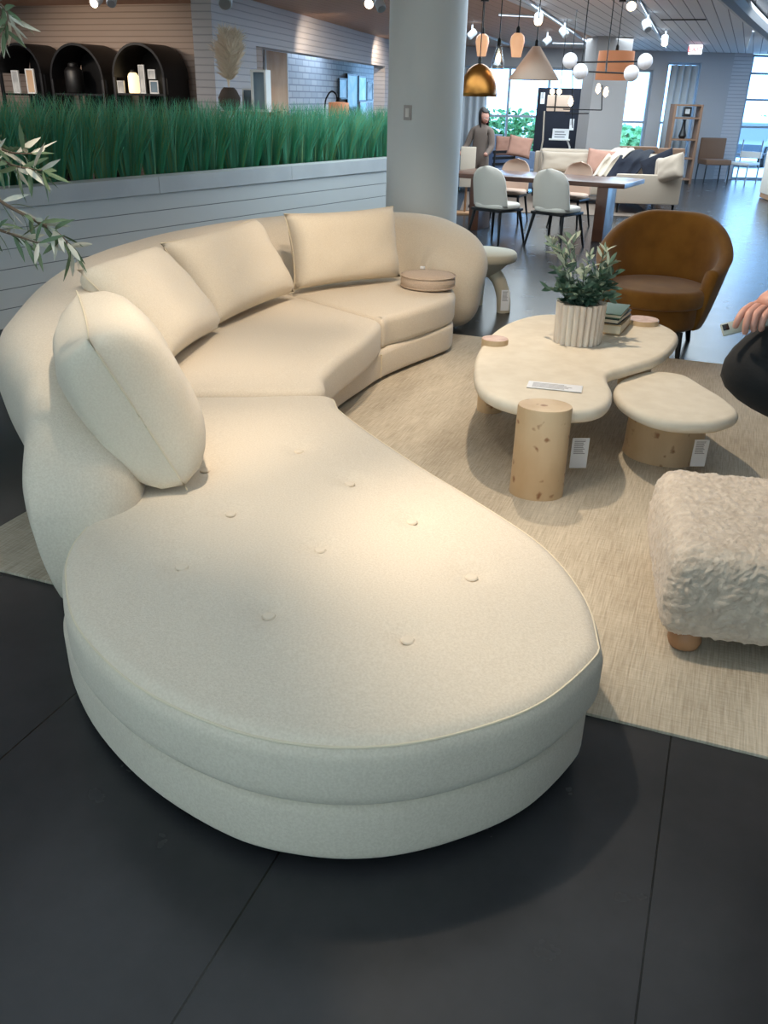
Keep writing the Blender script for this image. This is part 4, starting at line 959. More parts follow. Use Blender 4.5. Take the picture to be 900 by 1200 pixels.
mb = MB(); mb.tube([(9*ks, 0, -6*ks), (13*ks, 0, -14*ks), (12*ks, .0, -24*ks)], .02, 6); mb.build('bracket', M['white'], dl)

# ================================================================== CEILING GEAR
def track(label, a, b, zz=CZ-.03):
    p, q = un(*a, zz), un(*b, zz); mb = MB(); d = (q-p); mb.box(((p+q)/2)[:2]+(zz,) if False else ((p.x+q.x)/2, (p.y+q.y)/2, zz), (d.length, .035, .03), math.atan2(d.y, d.x)); return tag(mb.build('light_track', M['track'], smooth=False), label, 'light track', 'white ceiling tracks')
track('white light track running above the white cone pendant', (606, -6), (688, 49)); track('white light track running above the square pillar', (744, -6), (780, 56))
track('short white light track above the amber pendants', (585, 17), (625, 19)); track('short white light track above the globe chandelier', (648, 50), (684, 51))
track('short white light track near the glass wall corner', (883, 36), (876, 58)); track('white light track behind the round column above the brass dome', (560, 38), (596, 52))
def spot_head(label, px, py, lit, aim=(0, 0, -1), r=.055, L=.13):
    zc = CZ-.16; p = un(px, py, zc); t = thing('track_spotlight', label, 'spotlight', p, 0, 'white track spotlights')
    d = Vector(aim).normalized(); mb = MB()
    mb.tube([-d*L*.6, -d*L*.5, d*L*.4, d*L*.5], [r*.6, r, r, r*.95], 16); mb.build('lamp_head', M['track'], t)
    mb = MB(); mb.tube([(0, 0, 0), (0, 0, CZ-p.z-.005)], .014, 8); mb.build('stem', M['track'], t)
    mb = MB(); mb.tube([d*L*.5, d*(L*.5+.01)], r*.8, 16); mb.build('lens', M['lampon'] if lit else M['steel'], t); return t
aimc = (.2, -1, -.7)
spot_head('lit white track spotlight above the white cone pendant', 631, 22, True, aimc); spot_head('white track spotlight right of the cone pendant cords', 661, 38, False, (.6, -.3, -.6))
spot_head('lit white track spotlight above the globe chandelier', 693, 56, True, (-.1, -1, -.5)); spot_head('white track spotlight high beside the square pillar', 758, 30, False, (.4, -.6, -.7))
spot_head('small white track spotlight left of the exit sign', 779, 47, True, (.1, -.5, -.9)); spot_head('lit white track spotlight at the frame top over the pillar', 740, 3, True, aimc)
spot_head('white track spotlight behind the amber pendants', 641, 48, False, (-.5, -.5, -.5)); spot_head('grey track spotlight just right of the round column', 553, 40, False, (-.5, -.3, -.5))
spot_head('lit white spotlight under the wooden ceiling by the column', 434, 1, True, (.1, -1, -.6)); spot_head('unlit white spotlight under the wooden ceiling by the column', 445, 5, False, (.5, -.4, -.7))
spot_head('lit white spotlight over the arched cabinets', 113, 1, True, (.1, -1, -.5)); spot_head('unlit white spotlight over the arched cabinets', 131, 0, False, (.3, -.7, -.6))
spot_head('grey spotlight at the top of the pale siding wall', 264, 0, False, (.3, -.7, -.6), .08)
p = un(801, 23, CZ-.004); vn = MB(); vn.box((p.x, p.y, CZ-.006), (.62, .09, .012), 0); tag(vn.build('air_vent', M['dark'], smooth=False), 'thin dark air vent slot in the pale plank ceiling', 'vent')
# exit sign
c = uny(815, 58, 20.6); ke = (20.6/ray(815, 58).y)/F
ex = thing('exit_sign', 'white exit sign with red letters hanging from the ceiling', 'sign', c, R(-4))
mb = MB(); mb.box((0, 0, 0), (15*ke, .06, 10.5*ke), r=.008); mb.build('housing', M['exitwhite'], ex)
mb = MB(); mb.tube([(0, 0, 5*ke), (0, 0, CZ-c.z-.003)], .02, 8); mb.build('stem', M['track'], ex)
tx = bpy.data.curves.new('letters', 'FONT'); tx.body = 'EXIT'; tx.size = 8.2*ke; tx.align_x = 'CENTER'; tx.align_y = 'CENTER'; tx.extrude = .004; tx.offset = .0
to = bpy.data.objects.new('letters', tx); COL.objects.link(to); to.data.materials.append(M['exitred'])
dg = bpy.context.evaluated_depsgraph_get(); tme = bpy.data.meshes.new_from_object(to.evaluated_get(dg)); bpy.data.objects.remove(to)
lo = bpy.data.objects.new('letters', tme); COL.objects.link(lo); lo.parent = ex; lo.location = (0, -.036, 0); lo.rotation_euler = (PI/2, 0, 0)
q = unp(818, 152, F0, F1); tsd = thing('wall_switch', 'small grey switch plate on the wall under the exit sign', 'light switch', q-fn*.01, math.atan2(fd.y, fd.x)); mb = MB(); mb.box((0, 0, 0), (.07, .02, .12), r=.004); mb.build('plate', M['frame'], tsd)

# ================================================================== LEFT BACKGROUND
YC = 10.95
def arch_cabinet(label, pxl, pxr, pyt, Y=YC, dpt=.6):
    a = uny(pxl, 85, Y); b = uny(pxr, 85, Y); w = b.x-a.x; zt = uny((pxl+pxr)/2, pyt, Y).z; r = w/2
    t = thing('arched_cabinet', label, 'cabinet', ((a.x+b.x)/2, Y+dpt/2, 0), 0, 'black arched cabinets')
    zs = zt-r
    def arc(rr, k): return (rr*math.cos(PI-PI*k/20), rr*math.sin(PI-PI*k/20)+zs)
    mb = MB(); mb.grid(lambda u, v: (arc(r, u*20)[0], -dpt/2+dpt*v, arc(r, u*20)[1]), 21, 2); mb.grid(lambda u, v: (arc(r-.03, u*20)[0], -dpt/2+dpt*v, arc(r-.03, u*20)[1]), 21, 2)
    for yy in (-dpt/2, dpt/2): mb.grid(lambda u, v, yy=yy: (arc(r-.03*v, u*20)[0], yy, arc(r-.03*v, u*20)[1]), 21, 2)
    mb.build('arched_roof', M['blackmetal'], t)
    for sx in (-1, 1):
        for sy in (-1, 1): mb = MB(); mb.box((sx*(r-.02), sy*(dpt/2-.02), zs/2), (.04, .04, zs), r=.004); mb.build('post', M['blackmetal'], t)
    mb = MB(); mb.box((r-.012, .03, (zs+.5)/2), (.012, dpt-.1, zs-.5)); mb.build('side_panel', M['blackmetal'], t)
    mb = MB(); mb.prism([(arc(r-.02, k)[0], arc(r-.02, k)[1]) for k in range(4, 21)]+[(r-.02, .1), (arc(r-.02, 4)[0], .1)], -.006, .006, Matrix.Translation((0, dpt/2-.02, 0)) @ Matrix.Rotation(PI/2, 4, 'X')); mb.build('back_panel', M['blackmetal'], t)
    for z in (.4, .9, uny(pxl, 110, Y).z): mb = MB(); mb.box((0, 0, z), (w-.05, dpt-.04, .025)); mb.build('shelf', M['blackmetal'], t)
    return t, zt, w, uny(pxl, 110, Y).z+.0135
def frame_on(label, px, py, wpx, hpx, Y, art='artgrey', fr='white', d=.025, group='small framed pictures', base=None, rz=0):
    kk = (Y/ray(px, py).y)/F; c = uny(px, py, Y); z = c.z if base is None else base+hpx*kk/2
    t = thing('small_artwork', label, 'picture', (c.x, c.y, z), rz, group); w, h = wpx*kk, hpx*kk; b = min(.03, w*.12)
    mb = MB()
    for s in (-1, 1): mb.box((s*(w/2-b/2), 0, 0), (b, d, h)); mb.box((0, 0, s*(h/2-b/2)), (w-2*b, d, b))
    mb.build('frame', M[fr], t, smooth=False); mb = MB(); mb.box((0, .003, 0), (w-2*b, d*.6, h-2*b)); mb.build('picture', M[art], t, smooth=False); return t
A1, z1_, w1_, s1 = arch_cabinet('black arched cabinet at the far left holding pale framed pictures', -2, 48, 50)
A2, z2_, w2_, s2 = arch_cabinet('black arched cabinet in the middle with a dark lantern inside', 58, 120, 50)
A3, z3_, w3_, s3 = arch_cabinet('black arched cabinet nearest the pale siding wall with a lit jar inside', 131, 192, 49.5)
g = 'small pictures in the arched cabinets'
frame_on('pale framed picture in the leftmost arched cabinet, near its post', 19, 96, 10, 24, YC+.16, group=g, base=s1); frame_on('tan framed picture in the leftmost arched cabinet', 36, 94, 12, 26, YC+.16, 'arttan', group=g, base=s1)
frame_on('small pale card frame standing beside the lit jar', 142, 101, 9, 13, YC+.16, group=g, base=s3); frame_on('tall framed print right beside the lit jar', 167, 95, 8, 30, YC+.16, group=g, base=s3)
frame_on('cream picture hung high inside the cabinet with the lit jar', 178, 87, 10, 10, YC+.16, 'artgrey', group=g); frame_on('dark sketch picture low inside the cabinet with the lit jar', 181, 101, 12, 14, YC+.16, 'artblue', group=g, base=s3)
def jar(label, px, base, Y, r, h, mt, name='jar'):
    c = uny(px, 100, Y); t = thing(name, label, name, (c.x, c.y, base+.001)); mb = MB(); mb.lathe([(r*.9, 0), (r, .02), (r, h*.7), (r*.75, h*.82), (r*.5, h*.86)], n=24); mb.build('body', M[mt], t)
    mb = MB(); mb.lathe([(r*.55, h*.86), (r*.55, h*.95), (r*.2, h)], n=24); mb.build('lid', M['black'], t); return t
jar('frosted jar glowing warm white inside the arched cabinet', 157, s3, YC+.22, .075, .3, 'jarlit')
jar('dark glass lantern inside the middle arched cabinet', 88, s2, YC+.25, .13, .4, 'black', 'lantern')
# pampas in a clay vase, boxes and frames on a stand below the siding wall
def stand(label, px, Y, w, d, h, name='display_stand'):
    c = uny(px, 120, Y); t = thing(name, label, 'display stand', (c.x, Y, 0)); mb = MB(); mb.box((0, 0, h-.02), (w, d, .04), r=.004); mb.build('top', M['footwood'], t)
    for sx in (-1, 1):
        for sy in (-1, 1): mb = MB(); mb.box((sx*(w/2-.03), sy*(d/2-.03), h/2-.02), (.04, .04, h-.04)); mb.build('leg', M['footwood'], t)
    return t
YS = 9.85
zst = uny(306, 131, YS).z
stand('low wooden stand behind the grass under the siding wall', 299, YS, .7, .4, zst)
c = uny(273, 118, YS); pv = thing('pampas_vase', 'dark clay vase of pale pampas plumes before the siding wall corner', 'vase', (c.x, YS-.08, zst+.001))
mb = MB(); mb.lathe([(.07, 0), (.12, .06), (.13, .14), (.09, .22), (.06, .25)], n=24); mb.build('vase', M['clay'], pv)
pl = MB(); st_ = MB()
for k in range(16):
    an = random.uniform(0, 2*PI); sp = random.uniform(.05, .24); hgt = random.uniform(.3, .56)
    c_ = catmull([(0, 0, .22), (math.cos(an)*sp*.3, math.sin(an)*sp*.3, .22+hgt*.5), (math.cos(an)*sp, math.sin(an)*sp, .22+hgt)], 6); st_.tube(c_, .004, 5)
    for q in c_[4:]:
        for i in range(46):
            d_ = Vector((random.gauss(0, .6), random.gauss(0, .6), 1)); pl.leaf(q, d_, random.uniform(.08, .17), .01, bend=.3)
st_.build('stem', M['pampas'], pv); pl.build('plume', M['pampas'], pv, ang=180)
g2 = 'framed pieces below the siding wall'
frame_on('small blue framed picture beside the pampas vase', 291, 121, 14, 24, YS+.1, 'artblue', group=g2, base=zst)
frame_on('tall deep white framed blue panel behind the grass', 306, 108, 20, 44, YS, 'artblue', d=.12, group=g2, base=zst)
# big tan abstract painting just inside the opening, wall pictures and arc lamp on the brick side
def on_brick(label, px, py, wpx, hpx, art, fr, off=.03, g='framed prints on the white brick wall'):
    c = unp(px, py, BA, BB); kk = (c-EYE).dot(fw)/F; ang = math.atan2(BB[1]-BA[1], BB[0]-BA[0]); d = Vector((BB[0]-BA[0], BB[1]-BA[1], 0)).normalized(); n_ = Vector((d.y, -d.x, 0))
    w = abs((unp(px+wpx/2, py, BA, BB)-unp(px-wpx/2, py, BA, BB)).dot(d)); h = hpx*kk; b = min(.035, h*.08)
    t = thing('wall_artwork', label, 'picture', c+n_*(.02+off), ang+PI if False else ang-PI, g)
    mb = MB()
    for s in (-1, 1): mb.box((s*(w/2-b/2), 0, 0), (b, .04, h)); mb.box((0, 0, s*(h/2-b/2)), (w-2*b, .04, b))
    mb.build('frame', M[fr], t, smooth=False); mb = MB(); mb.box((0, 0, 0), (w-2*b, .025, h-2*b)); mb.build('picture', M[art], t, smooth=False)
on_brick('tall tan abstract canvas just inside the wide opening', 320, 100, 26, 74, 'arttan', 'white', .05)
on_brick('leftmost dark framed aqua print on the brick wall', 399, 104, 9, 22, 'artaqua', 'black'); on_brick('largest dark framed aqua print on the brick wall', 410, 107, 12, 36, 'artaqua', 'black')
on_brick('tall dark framed aqua print right of the largest one', 422, 104, 9, 27, 'artaqua', 'black'); on_brick('rightmost dark framed print on the brick wall', 430.5, 107, 6.5, 20, 'artgrey', 'black')
on_brick('small lower framed print on the brick wall above the lamp shade', 423, 127, 8, 14, 'artaqua', 'white'); on_brick('small lower print at the end of the brick wall group', 430, 126, 7, 13, 'artgrey', 'white')
# arc floor lamp with peach drum shade
Yl = 13.0; kl = (Yl/ray(400, 120).y)/F; c = uny(381, 150, Yl)
al = thing('arc_lamp', 'thin black arc lamp with a peach drum shade behind the grass', 'lamp', (c.x, Yl, 0))
top_ = uny(389, 107, Yl); e_ = uny(395, 118, Yl); z120 = uny(381, 125, Yl).z
mb = MB(); mb.tube(catmull([(0, 0, .03), (0, 0, 1.0), (0, 0, z120), (uny(384, 112, Yl).x-c.x, 0, uny(384, 112, Yl).z), (top_.x-c.x, 0, top_.z), (uny(394, 111, Yl).x-c.x, 0, uny(394, 111, Yl).z), (e_.x-c.x, 0, e_.z)], 6), .012, 8); mb.build('stem', M['blackmetal'], al)
mb = MB(); mb.lathe([(.16, 0), (.16, .02), (.02, .04)], n=24); mb.build('base', M['blackmetal'], al)
sh_ = uny(397, 129, Yl); mb = MB(); mb.lathe([(12.5*kl, -9*kl), (12*kl, 8*kl), (2*kl, 9*kl)], (sh_.x-c.x, 0, sh_.z), 28, cap=False); o = mb.build('lamp_shade', M['peachshade'], al); o.modifiers.new('thick', 'SOLIDIFY').thickness = .004
mb = MB(); mb.lathe([(.05, 0), (.03, .05), (.012, .07)], (sh_.x-c.x, 0, sh_.z+8.5*kl), 16); mb.build('socket', M['blackmetal'], al)

# ================================================================== OLIVE TREE whose branches reach into the left of the frame
tx0 = Vector((-3.2, 2.35, 0))
ol = thing('olive_tree', 'olive tree in a black pot whose branches hang over the sofa back', 'tree', tx0)
mb = MB(); mb.lathe([(.01, 0), (.2, 0), (.235, .2), (.25, .42), (.235, .43), (.22, .4), (.01, .39)], n=32); mb.build('pot', M['pot'], ol, ang=50)
mb = MB(); mb.tube(catmull([(0, 0, .38), (.03, -.02, .9), (-.02, .02, 1.4), (-.06, -.03, 2.0)], 8), [.035-.0007*i for i in range(25)], 10); mb.build('trunk', M['bark'], ol)
lfA, lfB = MB(), MB()
def twig(pts, dens=1.0, L=(.075, .112)):
    P = catmull(pts, 7); mb = MB(); n = len(P); mb.tube(P, [.008*(1-.75*i/n) for i in range(n)], 6); mb.build('branch', M['bark'], ol, world=True)
    for i in range(1, n):
        for s in range(2):
            if random.random() > dens: continue
            d = (P[i]-P[i-1]).normalized(); sd = Vector((random.uniform(-1, 1), random.uniform(-1, 1), random.uniform(-1, .7))).normalized()
            (lfA if random.random() < .55 else lfB).leaf(P[i], d*.7+sd*.75, random.uniform(*L), random.uniform(.013, .018), bend=random.uniform(-.1, .4))
hub = tx0+Vector((-.02, .02, 1.4))
Dp_ = 2.75
twig([hub, dep(-45, 195, Dp_+.15), dep(-5, 232, Dp_), dep(40, 258, Dp_-.05), dep(70, 275, Dp_-.08), dep(83, 292, Dp_-.08)], .85)
twig([hub+Vector((0, 0, -.05)), dep(-50, 240, Dp_+.1), dep(-10, 265, Dp_), dep(15, 275, Dp_-.05), dep(45, 285, Dp_-.1)], .7)
twig([hub+Vector((0, 0, .1)), dep(-50, 180, Dp_+.15), dep(-10, 185, Dp_), dep(20, 195, Dp_-.05), dep(50, 200, Dp_-.05)], 1)
twig([hub+Vector((0, 0, .1)), dep(-45, 150, Dp_+.15), dep(-15, 165, Dp_+.05), dep(10, 178, Dp_), dep(38, 180, Dp_)], .8)
twig([hub+Vector((-.03, -.02, .5)), dep(-60, -40, Dp_+.3), dep(-20, -10, Dp_+.1), dep(8, 14, Dp_), dep(4, 36, Dp_)], .9)
twig([hub+Vector((-.03, -.02, .5)), tx0+Vector((-.3, -.2, 2.2)), tx0+Vector((-.5, -.25, 2.0))]); twig([hub+Vector((-.03, 0, .55)), tx0+Vector((.05, -.35, 2.3)), tx0+Vector((.1, -.55, 2.1))]); twig([hub, tx0+Vector((-.3, .25, 1.7)), tx0+Vector((-.5, .35, 1.8))])
lfA.build('foliage', M['olive'], ol, world=True, ang=180); lfB.build('foliage', M['oliveback'], ol, world=True, ang=180)

# ================================================================== PEOPLE
def skin_body(name, chains, root_pt, sub=2):
    """CHAINS: lists of (point, radius); points shared between chains are merged; returns a grown mesh"""
    pts = []; rad = []; idx = {}; edges = []
    def gi(p, r):
        key = tuple(round(c, 4) for c in p)
        if key not in idx: idx[key] = len(pts); pts.append(p); rad.append(r)
        return idx[key]
    for ch_ in chains:
        ids = [gi(Vector(p), r) for p, r in ch_]; edges += list(zip(ids, ids[1:]))
    me = bpy.data.meshes.new(name); me.from_pydata([tuple(p) for p in pts], edges, []); o = bpy.data.objects.new(name, me); COL.objects.link(o)
    sk = o.modifiers.new('s', 'SKIN'); sk.use_smooth_shade = True
    rid = idx[tuple(round(c, 4) for c in Vector(root_pt))]
    for i, sv in enumerate(me.skin_vertices[0].data):
        r = rad[i]; sv.radius = r if isinstance(r, tuple) else (r, r); sv.use_root = (i == rid)
    su = o.modifiers.new('u', 'SUBSURF'); su.levels = sub; su.render_levels = sub
    dg = bpy.context.evaluated_depsgraph_get(); m2 = bpy.data.meshes.new_from_object(o.evaluated_get(dg)); bpy.data.objects.remove(o); return m2
def join_meshes(ms):
    bm = bmesh.new()
    for m_ in ms: bm.from_mesh(m_)
    me = bpy.data.meshes.new('body'); bm.to_mesh(me); bm.free(); return me
def head_mesh(c, fwd, hgt=.225):
    """an egg-shaped head with brow, nose, lips, chin and ears; c: middle of the head"""
    f = Vector(fwd).normalized(); up = Vector((0, 0, 1)); s = f.cross(up).normalized(); bm = bmesh.new(); bmesh.ops.create_uvsphere(bm, u_segments=36, v_segments=28, radius=1)
    for v in bm.verts:
        x, y, z = v.co; d = .098; w = .076
        nz = max(0, y)
        yy = y*d*(1+.05*z); xx = x*w*(1-.18*max(0, -z)**1.5); zz = z*hgt/2
        if nz > 0:
            g = lambda cx, cz, sx, sz: math.exp(-((x-cx)/sx)**2-((z-cz)/sz)**2)
            yy += .026*g(0, -.18, .16, .2)*nz+.006*g(0, .22, .6, .1)-.009*(g(.36, .04, .2, .12)+g(-.36, .04, .2, .12))+.008*g(0, -.52, .3, .1)-.004*g(0, -.42, .3, .04)+.007*g(0, -.85, .35, .2)
        v.co = Vector(c)+s*xx+f*yy+up*zz
    for sg in (-1, 1):
        r_ = bmesh.ops.create_uvsphere(bm, u_segments=10, v_segments=8, radius=1)
        for v in r_['verts']: v.co = Vector(c)+s*(sg*.078+v.co.x*.01)+f*(-.01+v.co.y*.018)+up*(v.co.z*.032-.005)
    me = bpy.data.meshes.new('head'); bm.to_mesh(me); bm.free(); return me
def eyes(parent, c, fwd):
    f = Vector(fwd).normalized(); s = f.cross(Vector((0, 0, 1))).normalized()
    for sg in (-1, 1):
        p = Vector(c)+s*(sg*.029)+f*.0765+Vector((0, 0, .006)); mb = MB(); mb.lathe([(max(.0005, .0125*math.sin(i*PI/10)), -.0125*math.cos(i*PI/10)) for i in range(11)], p, 14); o = mb.build('eye', M['white'], parent, world=True)
        mb = MB(); q = p+f*.0095; mb.lathe([(max(.0005, .006*math.sin(i*PI/8)), -.006*math.cos(i*PI/8)) for i in range(9)], q, 10); mb.build('iris', M['black'], o, world=True)
    p = Vector(c)+f*.094+Vector((0, 0, -.052)); mb = MB(); mb.tube([p-s*.024-f*.008, p-s*.01+f*.002, p+s*.01+f*.002, p+s*.024-f*.008], [.002, .005, .005, .002], 8); mb.build('mouth', mat('lips', (168, 96, 88), .5), parent, world=True)
def hair_cap(parent, c, fwd, length=.1):
    f = Vector(fwd).normalized(); s = f.cross(Vector((0, 0, 1))).normalized(); bm = bmesh.new(); bmesh.ops.create_uvsphere(bm, u_segments=32, v_segments=24, radius=1)
    dele = [v for v in bm.verts if v.co.y > .45 and v.co.z < .52]; bmesh.ops.delete(bm, geom=dele, context='VERTS')
    for v in bm.verts:
        x, y, z = v.co; zz = z*.125 if z > 0 else z*(.11+length)
        v.co = Vector(c)+s*(x*.09)+f*(y*.112-.008)+Vector((0, 0, zz+.008))+Vector((0, 0, 0))
    me = bpy.data.meshes.new('hair'); bm.to_mesh(me); bm.free(); me.materials.append(M['hair']); me.polygons.foreach_set('use_smooth', [True]*len(me.polygons))
    o = bpy.data.objects.new('hair', me); COL.objects.link(o); o.parent = parent; o.location = -parent.location; o.modifiers.new('t', 'SOLIDIFY').thickness = .012; return o
def finish_person(root, ms, matfn, mats, allskin=()):
    for k, m_ in enumerate(ms):
        while len(m_.materials) < 1: m_.materials.append(None)
        m_.materials.clear()
        for q in mats: m_.materials.append(q)
        for p in m_.polygons: p.material_index = 0 if k in allskin else matfn(p.center)
    me = join_meshes(ms)
    for m_ in mats: me.materials.append(m_)
    for p in me.polygons: p.use_smooth = True
    o = bpy.data.objects.new('body', me); COL.objects.link(o); o.parent = root; o.location = -root.location; return o

# --- the person standing just outside the right edge, arms folded, one elbow and one hand in view
px0 = Vector((.62, 2.29, 0))
p1 = thing('person', 'person in black clothing standing with folded arms, holding a phone', 'person', px0)
V = Vector
pel = V((.62, 2.29, .93)); che = V((.6, 2.28, 1.22)); nek = V((.6, 2.27, 1.44)); shR = V((.41, 2.26, 1.37)); shL = V((.79, 2.28, 1.37))
elR = dep(862, 437, 2.02); wrR = V((.5, 2.03, 1.08)); hdR = V((.6, 2.04, 1.09))
elL = V((.85, 2.1, 1.1)); wrL = dep(940, 340, 1.95); 
chains = [[(pel, (.15, .12)), (V((.61, 2.285, 1.07)), (.135, .11)), (che, (.16, .12)), (V((.6, 2.275, 1.36)), (.11, .09)), (nek, (.055, .055)), (V((.6, 2.26, 1.52)), (.05, .05))],
          [(V((.6, 2.275, 1.36)), (.11, .09)), (shR, .075), ((shR+elR)/2+V((.0, 0, -.0)), .082), (elR, .088), (elR.lerp(wrR, .5), .08), (wrR, .05), (hdR, .035)],
          [(V((.6, 2.275, 1.36)), (.11, .09)), (shL, .07), ((shL+elL)/2, .06), (elL, .055), (elL.lerp(wrL, .5), .048), (wrL, .036)]]
for sx in (-1, 1):
    hx = .62+sx*.09
    chains.append([(pel, (.15, .12)), (V((hx, 2.29, .85)), .1), (V((hx+sx*.005, 2.28, .48)), .07), (V((hx+sx*.01, 2.3, .1)), .05), (V((hx+sx*.012, 2.22, .06)), (.045, .04)), (V((hx+sx*.015, 2.13, .05)), (.042, .032))])
# left hand laid over the right upper arm: palm plus five separate bent digits
pa1 = dep(891, 360, 1.935)
hand = [[(wrL, .034), (dep(908, 351, 1.94), (.036, .028)), (pa1, (.034, .021))]]
fingers = [((884, 357), (871, 365), (864, 376), (861, 385), 1.93), ((890, 358), (878, 367), (874, 381), (873, 393), 1.915), ((896, 360), (886, 368), (883, 380), (883, 389), 1.91), ((903, 363), (895, 371), (892, 381), (892, 388), 1.91)]
for (a_, b_, c_, d_, z_) in fingers: hand.append([(dep(*a_, z_+.02), .011), (dep(*b_, z_-.012), .0095), (dep(*c_, z_-.01), .0083), (dep(*d_, z_+.002), .0068)])
hand.append([(dep(900, 352, 1.98), .014), (dep(886, 358, 1.99), .0125), (dep(873, 366, 1.985), .0105)])
ms = [skin_body('b', chains, pel, 2)]+[skin_body('h', [h], h[0][0], 2) for h in hand]
ms.append(head_mesh((.6, 2.245, 1.635), (-.3, -1, -.05)))
def pm(c):
    if c.z > 1.46: return 0
    if (c-hdR).length < .05: return 0
    return 2 if c.z < .09 else 1
body = finish_person(p1, ms, pm, [M['skin'], M['blackknit'], M['shoe']], range(1, len(ms)))
eyes(p1, (.6, 2.245, 1.635), (-.3, -1, -.05)); hair_cap(p1, (.6, 2.245, 1.64), (-.3, -1, -.05), .12)
ph = thing('phone', 'pale phone held in the hand at the right edge', 'phone', dep(872, 381, 1.945))
X_ = (dep(910, 372, 1.95)-dep(846, 388, 1.95)).normalized(); Z_ = V((0, .55, .8)); Z_ = (Z_-X_*Z_.dot(X_)).normalized(); ph.matrix_world = Matrix((X_, Z_.cross(X_), Z_)).transposed().to_4x4(); ph.location = dep(875, 380, 1.95)
mb = MB(); mb.box((.0, 0, 0), (.118, .009, .03), r=.004); mb.build('case', M['phone'], ph); mb = MB(); mb.box((0, .0048, 0), (.11, .001, .026)); mb.build('screen', M['screen'], ph); mb = MB(); mb.box((-.05, -.005, .004), (.014, .002, .014), r=.0008); mb.build('camera_lens', M['screen'], ph)

# --- woman far off by the big window
Yw = 15.2; c = uny(563, 165, Yw); w0 = V((c.x, Yw, 0)); zt = uny(566, 129, Yw).z
p2 = thing('person', 'woman with dark hair in a taupe coat standing by the big window', 'person', w0)
s_ = zt/1.65
def L_(x, y, z): return w0+V((x, y, z))*s_
pel = L_(0, 0, .88)
chains = [[(pel, (.15, .12)), (L_(0, 0, 1.05), (.14, .11)), (L_(.02, 0, 1.22), (.16, .12)), (L_(.02, 0, 1.34), (.1, .09)), (L_(.03, 0, 1.42), .05), (L_(.04, 0, 1.47), .05)]]
for sx in (-1, 1):
    chains.append([(L_(.02, 0, 1.34), (.1, .09)), (L_(.02+sx*.17, 0, 1.31), .065), (L_(.02+sx*.21-(.05 if sx < 0 else 0), -.05, 1.05), .055), (L_(.02+sx*.16-(.16 if sx < 0 else 0), -.2, .93), .045), (L_(.02+sx*.14-(.2 if sx < 0 else 0), -.27, .93), .03)])
    chains.append([(pel, (.15, .12)), (L_(sx*.085, 0, .8), .105), (L_(sx*.09, -.01, .46), .08), (L_(sx*.09, .02, .09), .05), (L_(sx*.09, -.06, .04), (.042, .035)), (L_(sx*.09, -.15, .03), (.04, .03))])
ms = [skin_body('b', chains, pel, 2), head_mesh(L_(.05, -.02, 1.545), (.6, -.6, -.3), .22*s_)]
finish_person(p2, ms, lambda c_: 0 if c_.z > 1.43*s_ or (c_-L_(-.32, -.27, .93)).length < .06 or (c_-L_(.16, -.27, .93)).length < .06 else (3 if c_.z < .08 else (1 if c_.z > .66*s_ else 2)), [M['skin'], M['coat'], M['trousers'], M['shoe']])
p2.location.z += 0; hair_cap(p2, L_(.05, -.02, 1.55), (.6, -.6, -.3), .2); eyes(p2, L_(.05, -.02, 1.545), (.6, -.6, -.3))

# ================================================================== OUTSIDE
gd = MB(); gd.box((0, 60, -.2), (200, 70, .1)); struct('ground', gd, M['asphalt'])
def bush(mb, c, r, n, sz):
    for _ in range(n):
        d = Vector((random.gauss(0, 1), random.gauss(0, 1), random.gauss(0, 1))).normalized()*random.uniform(.6, 1); p = Vector(c)+Vector((d.x*r[0], d.y*r[1], d.z*r[2]))
        mb.leaf(p, (random.gauss(0, 1), random.gauss(0, 1), random.gauss(0, .6)), sz, sz*.6)
hm = MB()
for i in range(9):
    p = uny(545+i*19, 160, 28); bush(hm, (p.x, 28.5, .6), (.8, .5, .85), 260, .2)
tag(hm.build('hedge_foliage', M['hedge'], ang=180), 'pale green hedge foliage outside the big window', 'hedge', kind='stuff')
for i, (px, pt_, Y, lab) in enumerate(((893, 148, 64, 'green tree outside the glass wall'), (738, 160, 40, 'green shrub tree outside between the pillars'))):
    zt = uny(px, pt_, Y).z; p = uny(px, 160, Y); t = thing('tree', lab, 'tree', (p.x, Y, -.15)); kk = (Y/ray(px, 160).y)/F
    mb = MB(); mb.tube([(0, 0, 0), (.05, 0, max(.4, zt*.6))], [.12, .07], 8); mb.build('trunk', M['bark'], t); mb = MB(); bush(mb, (0, 0, zt+.1), (16*kk, 1.2, 9*kk), 420, .35); mb.build('crown', M['hedge'], t, ang=180)
def car(label, px, py, Y, paint):
    p = un(px, py, -.15) if Y is None else uny(px, py, Y); t = thing('car', label, 'car', (p.x, p.y, -.15), R(80), 'cars parked outside')
    prof = [(-2, .3), (-2.05, .7), (-1.3, .82), (-.7, 1.3), (.6, 1.32), (1.2, .9), (1.95, .78), (2.05, .4), (2, .3)]
    T_ = Matrix.Rotation(PI/2, 4, 'X'); mb = MB(); mb.prism(prof, -.8, .8, T_); mb.build('body', M[paint], t)
    mb = MB(); mb.prism([(-1.1, .86), (-.62, 1.24), (.5, 1.25), (1.0, .9)], -.81, .81, T_); mb.build('window', M['screen'], t)
    for x in (-1.25, 1.25):
        for y in (-.75, .75): mb = MB(); mb.lathe([(.32, -.1), (.32, .1)], (0, 0, 0), 16, T=Matrix.Translation((x, y, .32)) @ T_); mb.build('wheel', M['tyre'], t)
car('grey car parked outside the glass wall nearest the siding', 873, 186, 34, 'cargrey'); car('white car parked outside the glass wall further right', 890, 176, 50, 'carwhite')

